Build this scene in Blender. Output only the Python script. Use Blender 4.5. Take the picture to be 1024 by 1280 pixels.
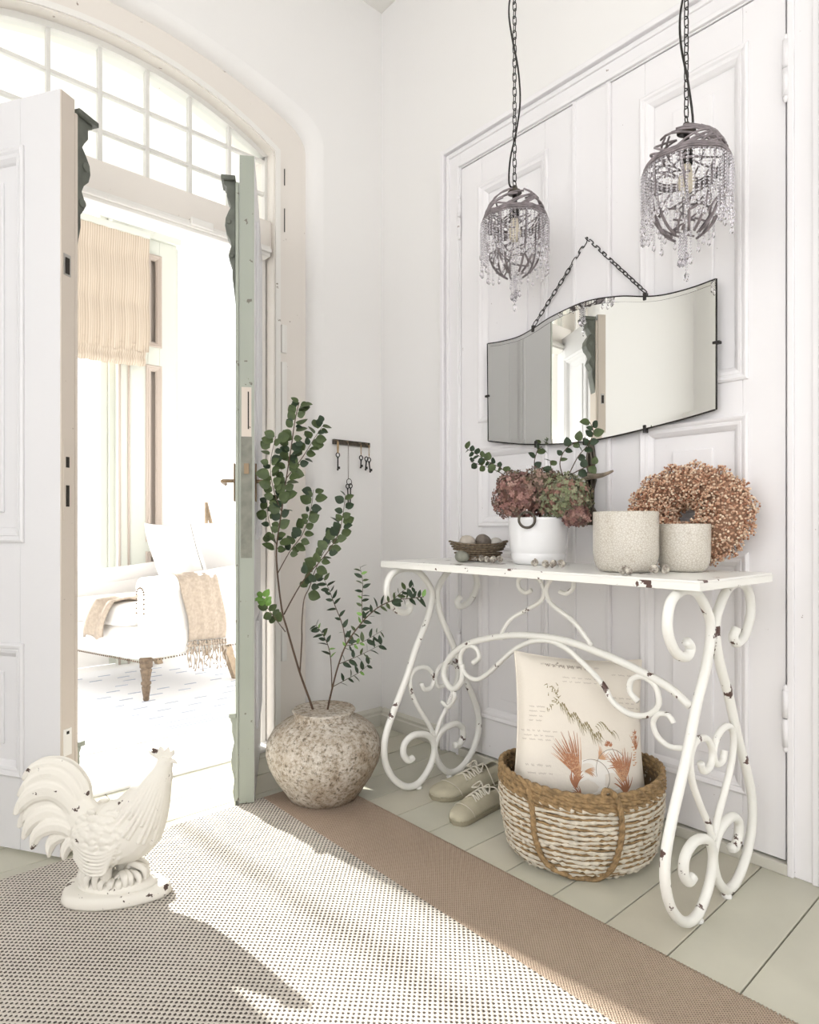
import bpy, math, random
from mathutils import Vector, Matrix, noise
PI = math.pi
S = bpy.context.scene
COL = S.collection
for _o in list(bpy.data.objects): bpy.data.objects.remove(_o)

# ------------------------------------------------------------------ camera
H = 0.93                      # eye height
F = 794.0                     # focal length in pixels of a 1024 wide frame
HOR = 660.0                   # horizon row
AX = math.atan2(888, 794)     # the wall directions are 48.2 deg right ...
CX, CY_ = math.cos(AX), math.sin(AX)
FWD = Vector((CX, CY_, 0)); RGT = Vector((CY_, -CX, 0))
cam = bpy.data.cameras.new('camera'); cam_o = bpy.data.objects.new('camera', cam); COL.objects.link(cam_o)
cam.sensor_fit = 'HORIZONTAL'; cam.sensor_width = 36; cam.lens = 36 * F / 1024
cam.shift_y = (HOR - 640) / 1024
cam.clip_start = 0.02
cam_o.location = (0, 0, H)
cam_o.rotation_euler = (PI / 2, 0, AX - PI / 2)
S.camera = cam_o

# ------------------------------------------------------------------ sky, sun, exposure
w = bpy.data.worlds.new('sky'); S.world = w; w.use_nodes = True
bg = w.node_tree.nodes['Background']
bg.inputs[0].default_value = (1.0, 0.975, 1.0, 1); bg.inputs[1].default_value = 1.7
sun = bpy.data.lights.new('sun', 'SUN'); sun.energy = 6.5; sun.angle = math.radians(1.2); sun.color = (1, 0.965, 0.92)
sun_o = bpy.data.objects.new('sun', sun); COL.objects.link(sun_o)
SUN_DIR = Vector((0.10, -1.0, -0.66)).normalized()
sun_o.rotation_euler = SUN_DIR.to_track_quat('-Z', 'Y').to_euler(); sun_o.location = (0, 7, 5)
S.view_settings.view_transform = 'Standard'; S.view_settings.look = 'None'
S.view_settings.gamma = 1; S.view_settings.use_curve_mapping = False
S.view_settings.exposure = 1.0

# the photograph's measurements: a row/column and one known plane give a place in the room
def ray(px, py): return FWD + RGT * ((px - 512) / F) + Vector((0, 0, (HOR - py) / F))
def at_d(px, py, d): return Vector((0, 0, H)) + ray(px, py) * d
def at_x(px, py, X): r = ray(px, py); return Vector((0, 0, H)) + r * (X / r.x)
def at_y(px, py, Y): r = ray(px, py); return Vector((0, 0, H)) + r * (Y / r.y)
def at_z(px, py, z): r = ray(px, py); return Vector((0, 0, H)) + r * ((z - H) / r.z)

# ------------------------------------------------------------------ mesh builder
class MB:
    def __init__(s): s.v = []; s.f = []; s.sm = []
    def add(s, vs, fs, smooth=False):
        o = len(s.v); s.v += [Vector(p) for p in vs]
        s.f += [tuple(i + o for i in f) for f in fs]; s.sm += [smooth] * len(fs); return s
    def box(s, c, d, rz=0.0, M=None):
        hx, hy, hz = d[0] / 2, d[1] / 2, d[2] / 2
        vs = [Vector((x, y, z)) for x in (-hx, hx) for y in (-hy, hy) for z in (-hz, hz)]
        R = M if M else Matrix.Rotation(rz, 4, 'Z')
        vs = [R @ p + Vector(c) for p in vs]
        return s.add(vs, [(0, 1, 3, 2), (4, 6, 7, 5), (0, 4, 5, 1), (2, 3, 7, 6), (0, 2, 6, 4), (1, 5, 7, 3)])
    def b2(s, a, b):
        a = Vector(a); b = Vector(b)
        return s.box((a + b) / 2, [abs(x) for x in (b - a)])
    def tube(s, pts, r, n=8, closed=False, cap=True, flat=1.0, smooth=True, up=None):
        pts = [Vector(p) for p in pts]; m = len(pts)
        R = r if callable(r) else (lambda t: r)
        tan = []
        for i in range(m):
            a = pts[(i - 1) % m] if (closed or i > 0) else pts[i]
            b = pts[(i + 1) % m] if (closed or i < m - 1) else pts[i]
            t = b - a; tan.append(t.normalized() if t.length > 1e-9 else Vector((0, 0, 1)))
        u = Vector(up) if up is not None else (Vector((0, 0, 1)) if abs(tan[0].z) < 0.9 else Vector((1, 0, 0)))
        vs = []
        for i in range(m):
            t = tan[i]
            if up is not None: u = Vector(up)
            u = (u - t * u.dot(t))
            u = u.normalized() if u.length > 1e-6 else t.orthogonal().normalized()
            w_ = t.cross(u); rr = R(i / max(1, m - 1))
            for k in range(n):
                a = 2 * PI * k / n
                vs.append(pts[i] + u * (rr * math.cos(a)) + w_ * (rr * flat * math.sin(a)))
        fs = []
        for i in range(m if closed else m - 1):
            j = (i + 1) % m
            for k in range(n):
                l = (k + 1) % n; fs.append((i * n + k, j * n + k, j * n + l, i * n + l))
        if cap and not closed:
            fs.append(tuple(range(n))); fs.append(tuple((m - 1) * n + k for k in reversed(range(n))))
        return s.add(vs, fs, smooth)
    def lathe(s, prof, n=32, c=(0, 0, 0), sx=1, sy=1, M=None):
        vs = []
        for (r, z) in prof:
            for k in range(n):
                a = 2 * PI * k / n; p = Vector((r * math.cos(a) * sx, r * math.sin(a) * sy, z))
                vs.append((M @ p if M else p) + Vector(c))
        fs = []
        for i in range(len(prof) - 1):
            for k in range(n):
                l = (k + 1) % n; fs.append((i * n + k, i * n + l, (i + 1) * n + l, (i + 1) * n + k))
        if prof[0][0] > 1e-5: fs.append(tuple(reversed(range(n))))
        if prof[-1][0] > 1e-5: fs.append(tuple((len(prof) - 1) * n + k for k in range(n)))
        return s.add(vs, fs, True)
    def ell(s, c, r, n=12, m=8, M=None, f=None):
        vs = []; c = Vector(c)
        for i in range(m + 1):
            th = PI * i / m
            for k in range(n):
                a = 2 * PI * k / n
                p = Vector((math.sin(th) * math.cos(a), math.sin(th) * math.sin(a), math.cos(th)))
                if f: p = f(p)
                p = Vector((p.x * r[0], p.y * r[1], p.z * r[2]))
                vs.append((M @ p if M else p) + c)
        fs = []
        for i in range(m):
            for k in range(n):
                l = (k + 1) % n; fs.append((i * n + k, (i + 1) * n + k, (i + 1) * n + l, i * n + l))
        return s.add(vs, fs, True)
    def prism(s, poly, a0, a1, axis='y'):
        # poly of (u,z); extruded along axis
        def P(u, z, a): return (u, a, z) if axis == 'y' else ((a, u, z) if axis == 'x' else (u, z, a))
        n = len(poly)
        vs = [P(u, z, a0) for u, z in poly] + [P(u, z, a1) for u, z in poly]
        fs = [tuple(range(n)), tuple(reversed(range(n, 2 * n)))] + [(i, i + n, (i + 1) % n + n, (i + 1) % n) for i in range(n)]
        return s.add(vs, fs)
    def grid(s, fn, nu, nv, smooth=True, closeu=False):
        vs = [fn(i / (nu if closeu else nu - 1), j / (nv - 1)) for i in range(nu) for j in range(nv)]
        fs = []
        for i in range(nu if closeu else nu - 1):
            for j in range(nv - 1):
                k = (i + 1) % nu; fs.append((i * nv + j, k * nv + j, k * nv + j + 1, i * nv + j + 1))
        return s.add(vs, fs, smooth)
    def strip(s, A, B, smooth=False):
        n = len(A); return s.add(list(A) + list(B), [(i, i + 1, n + i + 1, n + i) for i in range(n - 1)], smooth)
    def mesh(s, name, mat, fix=True, shift=None):
        me = bpy.data.meshes.new(name)
        vs = [tuple(p - shift) for p in s.v] if shift is not None else [tuple(p) for p in s.v]
        me.from_pydata(vs, [], s.f)
        me.polygons.foreach_set('use_smooth', s.sm)
        if fix:
            import bmesh
            bm = bmesh.new(); bm.from_mesh(me)
            bmesh.ops.remove_doubles(bm, verts=bm.verts, dist=1e-6)
            bmesh.ops.recalc_face_normals(bm, faces=bm.faces); bm.to_mesh(me); bm.free()
        if mat: me.materials.append(mat)
        me.update(); return me

def link(name, me, parent=None, loc=(0, 0, 0), rot=(0, 0, 0)):
    o = bpy.data.objects.new(name, me); COL.objects.link(o); o.location = loc; o.rotation_euler = rot
    if parent: o.parent = parent
    return o
def worldloc(o):
    p = Vector((0, 0, 0))
    while o: p += Vector(o.location); o = o.parent
    return p
def part(name, mb, mat, parent=None, bevel=0.0, label=None, stuff=False, world=False, fix=True):
    """world=True: mesh written in room coordinates under an unrotated parent"""
    o = link(name, mb.mesh(name, mat, fix, worldloc(parent) if (world and parent) else None), parent)
    if bevel:
        m = o.modifiers.new('bevel', 'BEVEL'); m.width = bevel; m.segments = 2; m.limit_method = 'ANGLE'; m.angle_limit = 0.7
    if label: o['label'] = label
    if stuff: o['kind'] = 'stuff'
    return o
def thing(name, label, cat, loc=(0, 0, 0), rz=0, group=None, kind=None):
    o = link(name, None, None, loc, (0, 0, rz)); o['label'] = label; o['category'] = cat; o.empty_display_size = 0.05
    if group: o['group'] = group
    if kind: o['kind'] = kind
    return o
def tag(o, label, cat, group=None, kind=None):
    o['label'] = label; o['category'] = cat
    if group: o['group'] = group
    if kind: o['kind'] = kind
    return o
def struct(name, label, cat, mb=None, mat=None, loc=(0, 0, 0), rz=0, bevel=0):
    if mb is None: return thing(name, label, cat, loc, rz, None, 'structure')
    o = part(name, mb, mat, None, bevel); return tag(o, label, cat, None, 'structure')
def copy_tree(o, parent=None):
    c = o.copy(); COL.objects.link(c)
    if parent: c.parent = parent
    for ch in list(o.children): copy_tree(ch, c)
    return c
def smooth_curve(pts, k=6, closed=False):
    P = [Vector(p) for p in pts]; out = []; n = len(P)
    for i in range(n if closed else n - 1):
        if closed: a, b, c, d = P[(i - 1) % n], P[i], P[(i + 1) % n], P[(i + 2) % n]
        else: a, b, c, d = P[max(i - 1, 0)], P[i], P[i + 1], P[min(i + 2, n - 1)]
        for j in range(k):
            t = j / k
            out.append(0.5 * ((2 * b) + (c - a) * t + (2 * a - 5 * b + 4 * c - d) * t * t + (3 * b - a - 3 * c + d) * t ** 3))
    if not closed: out.append(P[-1])
    return out

def mitre(mb, P, lo, hi, prof):
    """picture-frame moulding; P(u, v, h) -> point, lo/hi corners of the opening, prof = [(inset, height)]"""
    for (i0, h0), (i1, h1) in zip(prof, prof[1:]):
        def cr(i): return [(lo[0] + i, lo[1] + i), (hi[0] - i, lo[1] + i), (hi[0] - i, hi[1] - i), (lo[0] + i, hi[1] - i)]
        A = [P(u, v, h0) for u, v in cr(i0)]; B = [P(u, v, h1) for u, v in cr(i1)]
        mb.add(A + B, [(k, (k + 1) % 4, 4 + (k + 1) % 4, 4 + k) for k in range(4)])
    return mb
MOULD = [(-.016, -.002), (-.016, .006), (-.010, .010), (-.004, .008), (.002, .003), (.004, .005), (.012, .003), (.022, -.006), (.026, -.012)]
# ------------------------------------------------------------------ materials
def mat(name, col, rough=0.6, metal=0.0, bump=0.0, bscale=60, var=0.0, vscale=8, col2=None, spec=0.5, sub=0.0):
    m = bpy.data.materials.new(name); m.use_nodes = True; nt = m.node_tree; N = nt.nodes; L = nt.links
    b = N['Principled BSDF']; b.inputs['Roughness'].default_value = rough; b.inputs['Metallic'].default_value = metal
    b.inputs['Specular IOR Level'].default_value = spec
    b.inputs['Base Color'].default_value = (*col, 1)
    if bump or var:
        tc = N.new('ShaderNodeTexCoord')
    if var:
        n = N.new('ShaderNodeTexNoise'); n.inputs['Scale'].default_value = vscale; n.inputs['Detail'].default_value = 6
        L.new(tc.outputs['Object'], n.inputs['Vector'])
        r = N.new('ShaderNodeValToRGB'); c2 = col2 or tuple(c * (1 - var) for c in col)
        r.color_ramp.elements[0].position = 0.35; r.color_ramp.elements[1].position = 0.65
        r.color_ramp.elements[0].color = (*c2, 1); r.color_ramp.elements[1].color = (*col, 1)
        L.new(n.outputs[0], r.inputs[0]); L.new(r.outputs[0], b.inputs['Base Color'])
    if bump:
        n2 = N.new('ShaderNodeTexNoise'); n2.inputs['Scale'].default_value = bscale; n2.inputs['Detail'].default_value = 4
        L.new(tc.outputs['Object'], n2.inputs['Vector'])
        bp = N.new('ShaderNodeBump'); bp.inputs['Strength'].default_value = bump; bp.inputs['Distance'].default_value = 0.004
        L.new(n2.outputs[0], bp.inputs['Height']); L.new(bp.outputs[0], b.inputs['Normal'])
    return m
def chipped(name, base, dark, scale=14, th=0.66, rough=0.45, edge=0.02, second=None, bump=0.0):
    m = mat(name, base, rough); nt = m.node_tree; N = nt.nodes; L = nt.links; b = N['Principled BSDF']
    tc = N.new('ShaderNodeTexCoord')
    n = N.new('ShaderNodeTexNoise'); n.inputs['Scale'].default_value = scale; n.inputs['Detail'].default_value = 5; n.inputs['Roughness'].default_value = 0.6
    L.new(tc.outputs['Object'], n.inputs['Vector'])
    r = N.new('ShaderNodeValToRGB'); r.color_ramp.elements[0].position = th; r.color_ramp.elements[1].position = th + edge
    r.color_ramp.elements[0].color = (*base, 1); r.color_ramp.elements[1].color = (*dark, 1)
    L.new(n.outputs[0], r.inputs[0]); L.new(r.outputs[0], b.inputs['Base Color'])
    if second:
        n3 = N.new('ShaderNodeTexNoise'); n3.inputs['Scale'].default_value = 3; L.new(tc.outputs['Object'], n3.inputs['Vector'])
        mx = N.new('ShaderNodeMixRGB'); mx.inputs[1].default_value = (*base, 1); mx.inputs[2].default_value = (*second, 1)
        L.new(n3.outputs[0], mx.inputs[0])
        mx2 = N.new('ShaderNodeMixRGB'); mx2.inputs[2].default_value = (*dark, 1)
        r2 = N.new('ShaderNodeMath'); r2.operation = 'GREATER_THAN'; r2.inputs[1].default_value = th
        L.new(n.outputs[0], r2.inputs[0]); L.new(r2.outputs[0], mx2.inputs[0]); L.new(mx.outputs[0], mx2.inputs[1]); L.new(mx2.outputs[0], b.inputs['Base Color'])
    if bump:
        bp = N.new('ShaderNodeBump'); bp.inputs['Strength'].default_value = bump; bp.inputs['Distance'].default_value = 0.002; bp.invert = True
        L.new(n.outputs[0], bp.inputs['Height']); L.new(bp.outputs[0], b.inputs['Normal'])
    return m
def island(name, cols, rough=0.7):
    m = mat(name, cols[0], rough); nt = m.node_tree; N = nt.nodes; L = nt.links
    g = N.new('ShaderNodeNewGeometry'); r = N.new('ShaderNodeValToRGB'); r.color_ramp.interpolation = 'CONSTANT'
    while len(r.color_ramp.elements) < len(cols): r.color_ramp.elements.new(0.5)
    for i, c in enumerate(cols):
        r.color_ramp.elements[i].position = i / len(cols); r.color_ramp.elements[i].color = (*c, 1)
    L.new(g.outputs['Random Per Island'], r.inputs[0]); L.new(r.outputs[0], N['Principled BSDF'].inputs['Base Color'])
    return m
def thin_glass(name, tint=(0.99, 1, 0.99)):
    m = bpy.data.materials.new(name); m.use_nodes = True; nt = m.node_tree; N = nt.nodes; L = nt.links
    N.remove(N['Principled BSDF']); out = N['Material Output']
    t = N.new('ShaderNodeBsdfTransparent'); t.inputs[0].default_value = (*tint, 1)
    g = N.new('ShaderNodeBsdfGlossy'); g.inputs['Roughness'].default_value = 0.02
    f = N.new('ShaderNodeValue'); f.outputs[0].default_value = 0.05
    mx = N.new('ShaderNodeMixShader'); L.new(f.outputs[0], mx.inputs[0]); L.new(t.outputs[0], mx.inputs[1]); L.new(g.outputs[0], mx.inputs[2])
    L.new(mx.outputs[0], out.inputs[0]); return m

M = {}
M['wall'] = mat('wall_paint', (0.84, 0.828, 0.812), 0.75, bump=0.06, bscale=30)
M['ceiling'] = mat('ceiling_paint', (0.80, 0.785, 0.75), 0.8)
M['trim'] = chipped('trim_paint', (0.82, 0.80, 0.76), (0.30, 0.25, 0.20), 22, 0.70, 0.4)
M['frame'] = chipped('frame_paint', (0.78, 0.735, 0.68), (0.30, 0.23, 0.19), 25, 0.70, 0.45)
M['door'] = mat('door_paint', (0.71, 0.705, 0.715), 0.35, bump=0.03, bscale=14)
M['closet'] = chipped('closet_paint', (0.84, 0.825, 0.835), (0.40, 0.34, 0.32), 35, 0.72, 0.38)
M['leafedge'] = chipped('edge_paint', (0.62, 0.55, 0.48), (0.25, 0.19, 0.15), 40, 0.70, 0.6)
M['greenedge'] = chipped('green_edge', (0.29, 0.32, 0.26), (0.17, 0.16, 0.13), 30, 0.66, 0.6, second=(0.40, 0.42, 0.37))
M['corbel'] = mat('corbel_paint', (0.13, 0.14, 0.115), 0.55, bump=0.2, bscale=40, var=0.4, vscale=20)
M['gap'] = mat('dark_gap', (0.03, 0.025, 0.02), 0.9)
M['board'] = mat('floor_paint', (0.56, 0.545, 0.45), 0.42, bump=0.08, bscale=9, var=0.09, vscale=5)
M['board2'] = mat('floor_paint_warm', (0.585, 0.555, 0.455), 0.42, bump=0.08, bscale=9, var=0.10, vscale=4)
M['porchboard'] = mat('porch_floor_paint', (0.84, 0.83, 0.82), 0.35)
M['skirt'] = mat('skirting_paint', (0.62, 0.60, 0.53), 0.5, bump=0.05, bscale=30)
M['glass'] = thin_glass('window_glass')
M['iron'] = chipped('white_iron', (0.85, 0.845, 0.80), (0.10, 0.055, 0.045), 17, 0.632, 0.38, 0.012, bump=0.2)
M['irontop'] = chipped('white_iron_top', (0.85, 0.845, 0.81), (0.12, 0.06, 0.05), 15, 0.635, 0.30, 0.012)
M['black'] = mat('blackened_iron', (0.035, 0.032, 0.03), 0.45, 0.6)
M['brass'] = mat('old_brass', (0.22, 0.16, 0.10), 0.4, 0.7)
M['bronze'] = mat('dark_bronze', (0.10, 0.085, 0.065), 0.4, 0.5, bump=0.3, bscale=80, var=0.4, vscale=60)
M['horn'] = mat('horn', (0.33, 0.27, 0.20), 0.4, var=0.5, vscale=40)
M['steel'] = mat('worn_steel', (0.45, 0.43, 0.40), 0.35, 0.8)
M['mirror'] = mat('mirror_silver', (0.86, 0.87, 0.84), 0.0, 1.0)
M['rooster'] = chipped('chalky_white', (0.77, 0.74, 0.67), (0.08, 0.05, 0.04), 24, 0.648, 0.75, 0.012)
M['leaf'] = mat('leaf_green', (0.085, 0.12, 0.045), 0.45, var=0.4, vscale=30, spec=0.3)
M['leaf2'] = mat('leaf_dark', (0.035, 0.06, 0.03), 0.5, var=0.4, vscale=30, spec=0.3)
M['leaf3'] = mat('leaf_light', (0.17, 0.33, 0.07), 0.5)
M['stem'] = mat('stem_bark', (0.085, 0.05, 0.03), 0.7)
M['soil'] = mat('soil', (0.035, 0.028, 0.022), 0.95, bump=1, bscale=60)

def mat_pot():
    m = mat('weathered_stoneware', (0.5, 0.46, 0.4), 0.85); nt = m.node_tree; N = nt.nodes; L = nt.links; b = N['Principled BSDF']
    tc = N.new('ShaderNodeTexCoord')
    def nz(sc, det=8, ro=0.65):
        n = N.new('ShaderNodeTexNoise'); n.inputs['Scale'].default_value = sc; n.inputs['Detail'].default_value = det; n.inputs['Roughness'].default_value = ro
        L.new(tc.outputs['Object'], n.inputs['Vector']); return n
    def rp(n, st):
        r = N.new('ShaderNodeValToRGB')
        while len(r.color_ramp.elements) < len(st): r.color_ramp.elements.new(0.5)
        for i, (p, c) in enumerate(st): r.color_ramp.elements[i].position = p; r.color_ramp.elements[i].color = (*c, 1)
        L.new(n.outputs[0], r.inputs[0]); return r
    a = rp(nz(60, 10, .75), [(0.30, (0.14, 0.11, 0.08)), (0.41, (0.34, 0.285, 0.22)), (0.50, (0.52, 0.47, 0.40)), (0.66, (0.66, 0.63, 0.58))])
    c = rp(nz(4, 3), [(0.4, (1, 1, 1)), (0.60, (0.60, 0.51, 0.41))])
    mx = N.new('ShaderNodeMixRGB'); mx.blend_type = 'MULTIPLY'; mx.inputs[0].default_value = 0.8
    L.new(a.outputs[0], mx.inputs[1]); L.new(c.outputs[0], mx.inputs[2])
    n3 = nz(90, 4); r3 = rp(n3, [(0.34, (0.35, 0.33, 0.3)), (0.46, (1, 1, 1))])
    m2 = N.new('ShaderNodeMixRGB'); m2.blend_type = 'MULTIPLY'; m2.inputs[0].default_value = 1
    L.new(mx.outputs[0], m2.inputs[1]); L.new(r3.outputs[0], m2.inputs[2]); L.new(m2.outputs[0], b.inputs['Base Color'])
    bp = N.new('ShaderNodeBump'); bp.inputs['Strength'].default_value = 0.5; bp.inputs['Distance'].default_value = 0.004
    L.new(n3.outputs[0], bp.inputs['Height']); L.new(bp.outputs[0], b.inputs['Normal']); return m
M['pot'] = mat_pot()

def mat_weave(name, pitch, ca, cb, dot=0.0, rough=0.9, bump=0.6):
    """woven dots: dark where sin(x)*sin(y) is high"""
    m = mat(name, ca, rough); nt = m.node_tree; N = nt.nodes; L = nt.links; b = N['Principled BSDF']
    tc = N.new('ShaderNodeTexCoord'); sp = N.new('ShaderNodeSeparateXYZ'); L.new(tc.outputs['Object'], sp.inputs[0])
    def mth(op, a, bb=None):
        n = N.new('ShaderNodeMath'); n.operation = op
        for i, x in enumerate((a, bb)):
            if x is None: continue
            if isinstance(x, (int, float)): n.inputs[i].default_value = x
            else: L.new(x, n.inputs[i])
        return n.outputs[0]
    k = 2 * PI / pitch
    sx = mth('SINE', mth('MULTIPLY', sp.outputs[0], k)); sy = mth('SINE', mth('MULTIPLY', sp.outputs[1], k))
    cx = mth('COSINE', mth('MULTIPLY', sp.outputs[0], k)); cy = mth('COSINE', mth('MULTIPLY', sp.outputs[1], k))
    p = mth('MULTIPLY', sx, sy); h = mth('ADD', mth('MULTIPLY', sx, sy), 0.0)
    nz = N.new('ShaderNodeTexNoise'); nz.inputs['Scale'].default_value = 180; L.new(tc.outputs['Object'], nz.inputs['Vector'])
    nz2 = N.new('ShaderNodeTexNoise'); nz2.inputs['Scale'].default_value = 6; L.new(tc.outputs['Object'], nz2.inputs['Vector'])
    q = mth('ADD', p, mth('MULTIPLY', mth('SUBTRACT', nz.outputs[0], 0.5), 0.9))
    q = mth('ADD', q, mth('MULTIPLY', mth('SUBTRACT', nz2.outputs[0], 0.5), 0.5))
    r = N.new('ShaderNodeValToRGB'); r.color_ramp.elements[0].position = 0.22 + dot; r.color_ramp.elements[1].position = 0.5 + dot
    r.color_ramp.elements[0].color = (*ca, 1); r.color_ramp.elements[1].color = (*cb, 1)
    L.new(q, r.inputs[0]); L.new(r.outputs[0], b.inputs['Base Color'])
    bp = N.new('ShaderNodeBump'); bp.inputs['Strength'].default_value = bump; bp.inputs['Distance'].default_value = 0.003; bp.invert = True
    L.new(q, bp.inputs['Height']); L.new(bp.outputs[0], b.inputs['Normal']); return m
M['rug'] = mat_weave('rug_dotted_weave', 0.0145, (0.62, 0.575, 0.51), (0.065, 0.05, 0.04), -0.05)
M['rugband'] = mat_weave('rug_border_weave', 0.0075, (0.46, 0.355, 0.27), (0.24, 0.165, 0.12), 0.0)
M['porchrug'] = mat('porch_rug_wool', (0.84, 0.84, 0.85), 0.9, bump=0.3, bscale=200)
M['porchpattern'] = mat('porch_rug_pattern', (0.42, 0.46, 0.56), 0.9)
M['linen'] = mat('white_linen', (0.86, 0.84, 0.82), 0.85, bump=0.1, bscale=60)
M['blanket'] = mat('oatmeal_wool', (0.47, 0.395, 0.325), 0.95, bump=0.4, bscale=150, var=0.2, vscale=60)
M['leg'] = mat('turned_wood', (0.20, 0.14, 0.09), 0.5, var=0.5, vscale=60)
M['palewood'] = mat('pale_wood', (0.42, 0.32, 0.22), 0.6, var=0.3, vscale=30)
M['sash'] = mat('sash_paint', (0.64, 0.66, 0.60), 0.5); M['fansash'] = mat('fanlight_paint', (0.70, 0.69, 0.65), 0.5)
def mat_blind():
    m = mat('blind_linen', (0.70, 0.60, 0.47), 0.9); nt = m.node_tree; N = nt.nodes; L = nt.links; b = N['Principled BSDF']
    tc = N.new('ShaderNodeTexCoord'); wv = N.new('ShaderNodeTexWave'); wv.inputs['Scale'].default_value = 22; wv.inputs['Distortion'].default_value = 0.6
    L.new(tc.outputs['Object'], wv.inputs['Vector']); r = N.new('ShaderNodeValToRGB')
    r.color_ramp.elements[0].color = (0.46, 0.38, 0.30, 1); r.color_ramp.elements[1].color = (0.62, 0.54, 0.45, 1)
    L.new(wv.outputs[0], r.inputs[0]); L.new(r.outputs[0], b.inputs['Base Color']); return m
M['blind'] = mat_blind(); M['shuttershade'] = mat('shutter_shade_paint', (0.50, 0.43, 0.38), 0.5)  # shade of the shutter recesses is put into this darker panel colour

# ================================================================== THE SETTING
XR, YB, ZC = 1.91, 2.335, 3.37          # right wall, back wall, ceiling
XL, YF = -1.5, -2.2
YB2 = 2.60                              # porch side of the back wall
PX0, PX1, PY = -1.3, 3.4, 4.6           # porch extents
AC = 0.75                               # middle of the arched opening

# floor boards
floor = struct('floor', 'cream painted wooden floorboards with dark joints', 'floor', MB().b2((XL, YF, -0.06), (XR + 0.1, YB2, -0.022)), M['gap'])
rnd = random.Random(3)
y0 = 0.656 - 0.1505 * 19; cuts = {}
k = 0
while y0 < YB2:
    y1 = min(y0 + 0.1505, YB2); ya = max(y0, YF)
    if y1 > YF:
        c = rnd.uniform(-0.6, 1.2)
        for (xa, xb) in ((XL, c), (c + 0.003, XR)):
            part('floor_board', MB().b2((xa, ya + 0.0016, -0.022), (xb, y1 - 0.0016, 0)), M['board'] if (k * 7) % 3 else M['board2'], floor, 0.0016)
            k += 1
    y0 += 0.1505
struct('ceiling', 'plain off-white ceiling of the hall', 'ceiling', MB().b2((XL - .1, YF, ZC), (XR + 0.1, YB2, ZC + 0.08)), M['ceiling'])
struct('wall_right', 'white plaster wall holding the panelled closet doors', 'wall', MB().b2((XR, YF, -0.06), (XR + 0.1, YB, ZC)), M['wall'])
mb = MB(); WY0, WY1, WZ0, WZ1 = -1.9, 1.45, 0.5, 3.15
mb.b2((XL - .1, YF, -.06), (XL, YB, WZ0)); mb.b2((XL - .1, YF, WZ1), (XL, YB, ZC)); mb.b2((XL - .1, YF, WZ0), (XL, WY0, WZ1)); mb.b2((XL - .1, WY1, WZ0), (XL, YB, WZ1))
struct('wall_left', 'plain white wall on the far left of the hall, around the added fill-light window', 'wall', mb, M['wall'])
hw_ = struct('added_window_left', 'tall unseen window added in the left wall for fill light', 'window')  # unseen opening, added so sky light reaches the upper right wall
for y in (WY0, -.83, .23, WY1): part('window_stile', MB().b2((XL - .07, y - .03, WZ0), (XL - .03, y + .03, WZ1)), M['trim'], hw_, .004)
for z in (WZ0, 2.2, WZ1): part('window_rail', MB().b2((XL - .07, WY0, z - .03), (XL - .03, WY1, z + .03)), M['trim'], hw_, .004)
for ya, yb in ((WY0, -.83), (-.83, .23), (.23, WY1)):
    for za, zb in ((WZ0, 2.2), (2.2, WZ1)): part('pane', MB().b2((XL - .052, ya, za), (XL - .048, yb, zb)), M['glass'], hw_)
part('window_sill', MB().b2((XL - .03, WY0 - .05, WZ0 - .06), (XL + .06, WY1 + .05, WZ0 - .03)), M['trim'], hw_, .004)

mb = MB(); FX0, FX1, FZ0, FZ1 = -1.0, 1.3, 0.8, 2.7
mb.b2((XL - .1, YF - .1, -.06), (FX0, YF, ZC)); mb.b2((FX1, YF - .1, -.06), (XR + .1, YF, ZC)); mb.b2((FX0, YF - .1, -.06), (FX1, YF, FZ0)); mb.b2((FX0, YF - .1, FZ1), (FX1, YF, ZC))
struct('wall_front', 'plain white wall behind the viewer, around an added fill-light window', 'wall', mb, M['wall'])
hf_ = struct('added_window_front', 'unseen window added behind the viewer for fill light', 'window')  # also added out of view, lets fill light in from behind
for x in (FX0, .15, FX1): part('window_stile', MB().b2((x - .03, YF - .07, FZ0), (x + .03, YF - .03, FZ1)), M['trim'], hf_, .004)
for z in (FZ0, 2.0, FZ1): part('window_rail', MB().b2((FX0, YF - .07, z - .03), (FX1, YF - .03, z + .03)), M['trim'], hf_, .004)
for xa, xb in ((FX0, .15), (.15, FX1)):
    for za, zb in ((FZ0, 2.0), (2.0, FZ1)): part('pane', MB().b2((xa, YF - .052, za), (xb, YF - .048, zb)), M['glass'], hf_)

def arch_pts(hw, top, R, n=28, zb=0.0, fil=0.0):
    """outline of a segment-headed opening, right foot -> over the head -> left foot"""
    spring = top - (R - math.sqrt(R * R - hw * hw))
    head = []
    for i in range(n + 1):
        x = hw * math.cos(PI * i / n); z = top - (R - math.sqrt(R * R - x * x))
        if fil:   # rounded shoulders
            e = (abs(x) - (hw - fil)) / fil
            if e > 0: z -= fil * 0.8 * (1 - math.sqrt(max(0, 1 - e * e)))
        head.append((AC + x, z))
    return [(AC + hw, zb)] + [(AC + hw, zb + (head[0][1] - zb) * t) for t in (0.25, 0.5, 0.75)] + head + \
           [(AC - hw, zb + (head[-1][1] - zb) * t) for t in (0.75, 0.5, 0.25)] + [(AC - hw, zb)]
OUT = arch_pts(0.831, 2.838, 2.41, fil=0.10)
OUT2 = arch_pts(0.773, 2.80, 1.95, fil=0.08)
INN = arch_pts(0.616, 2.685, 1.28)
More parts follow.
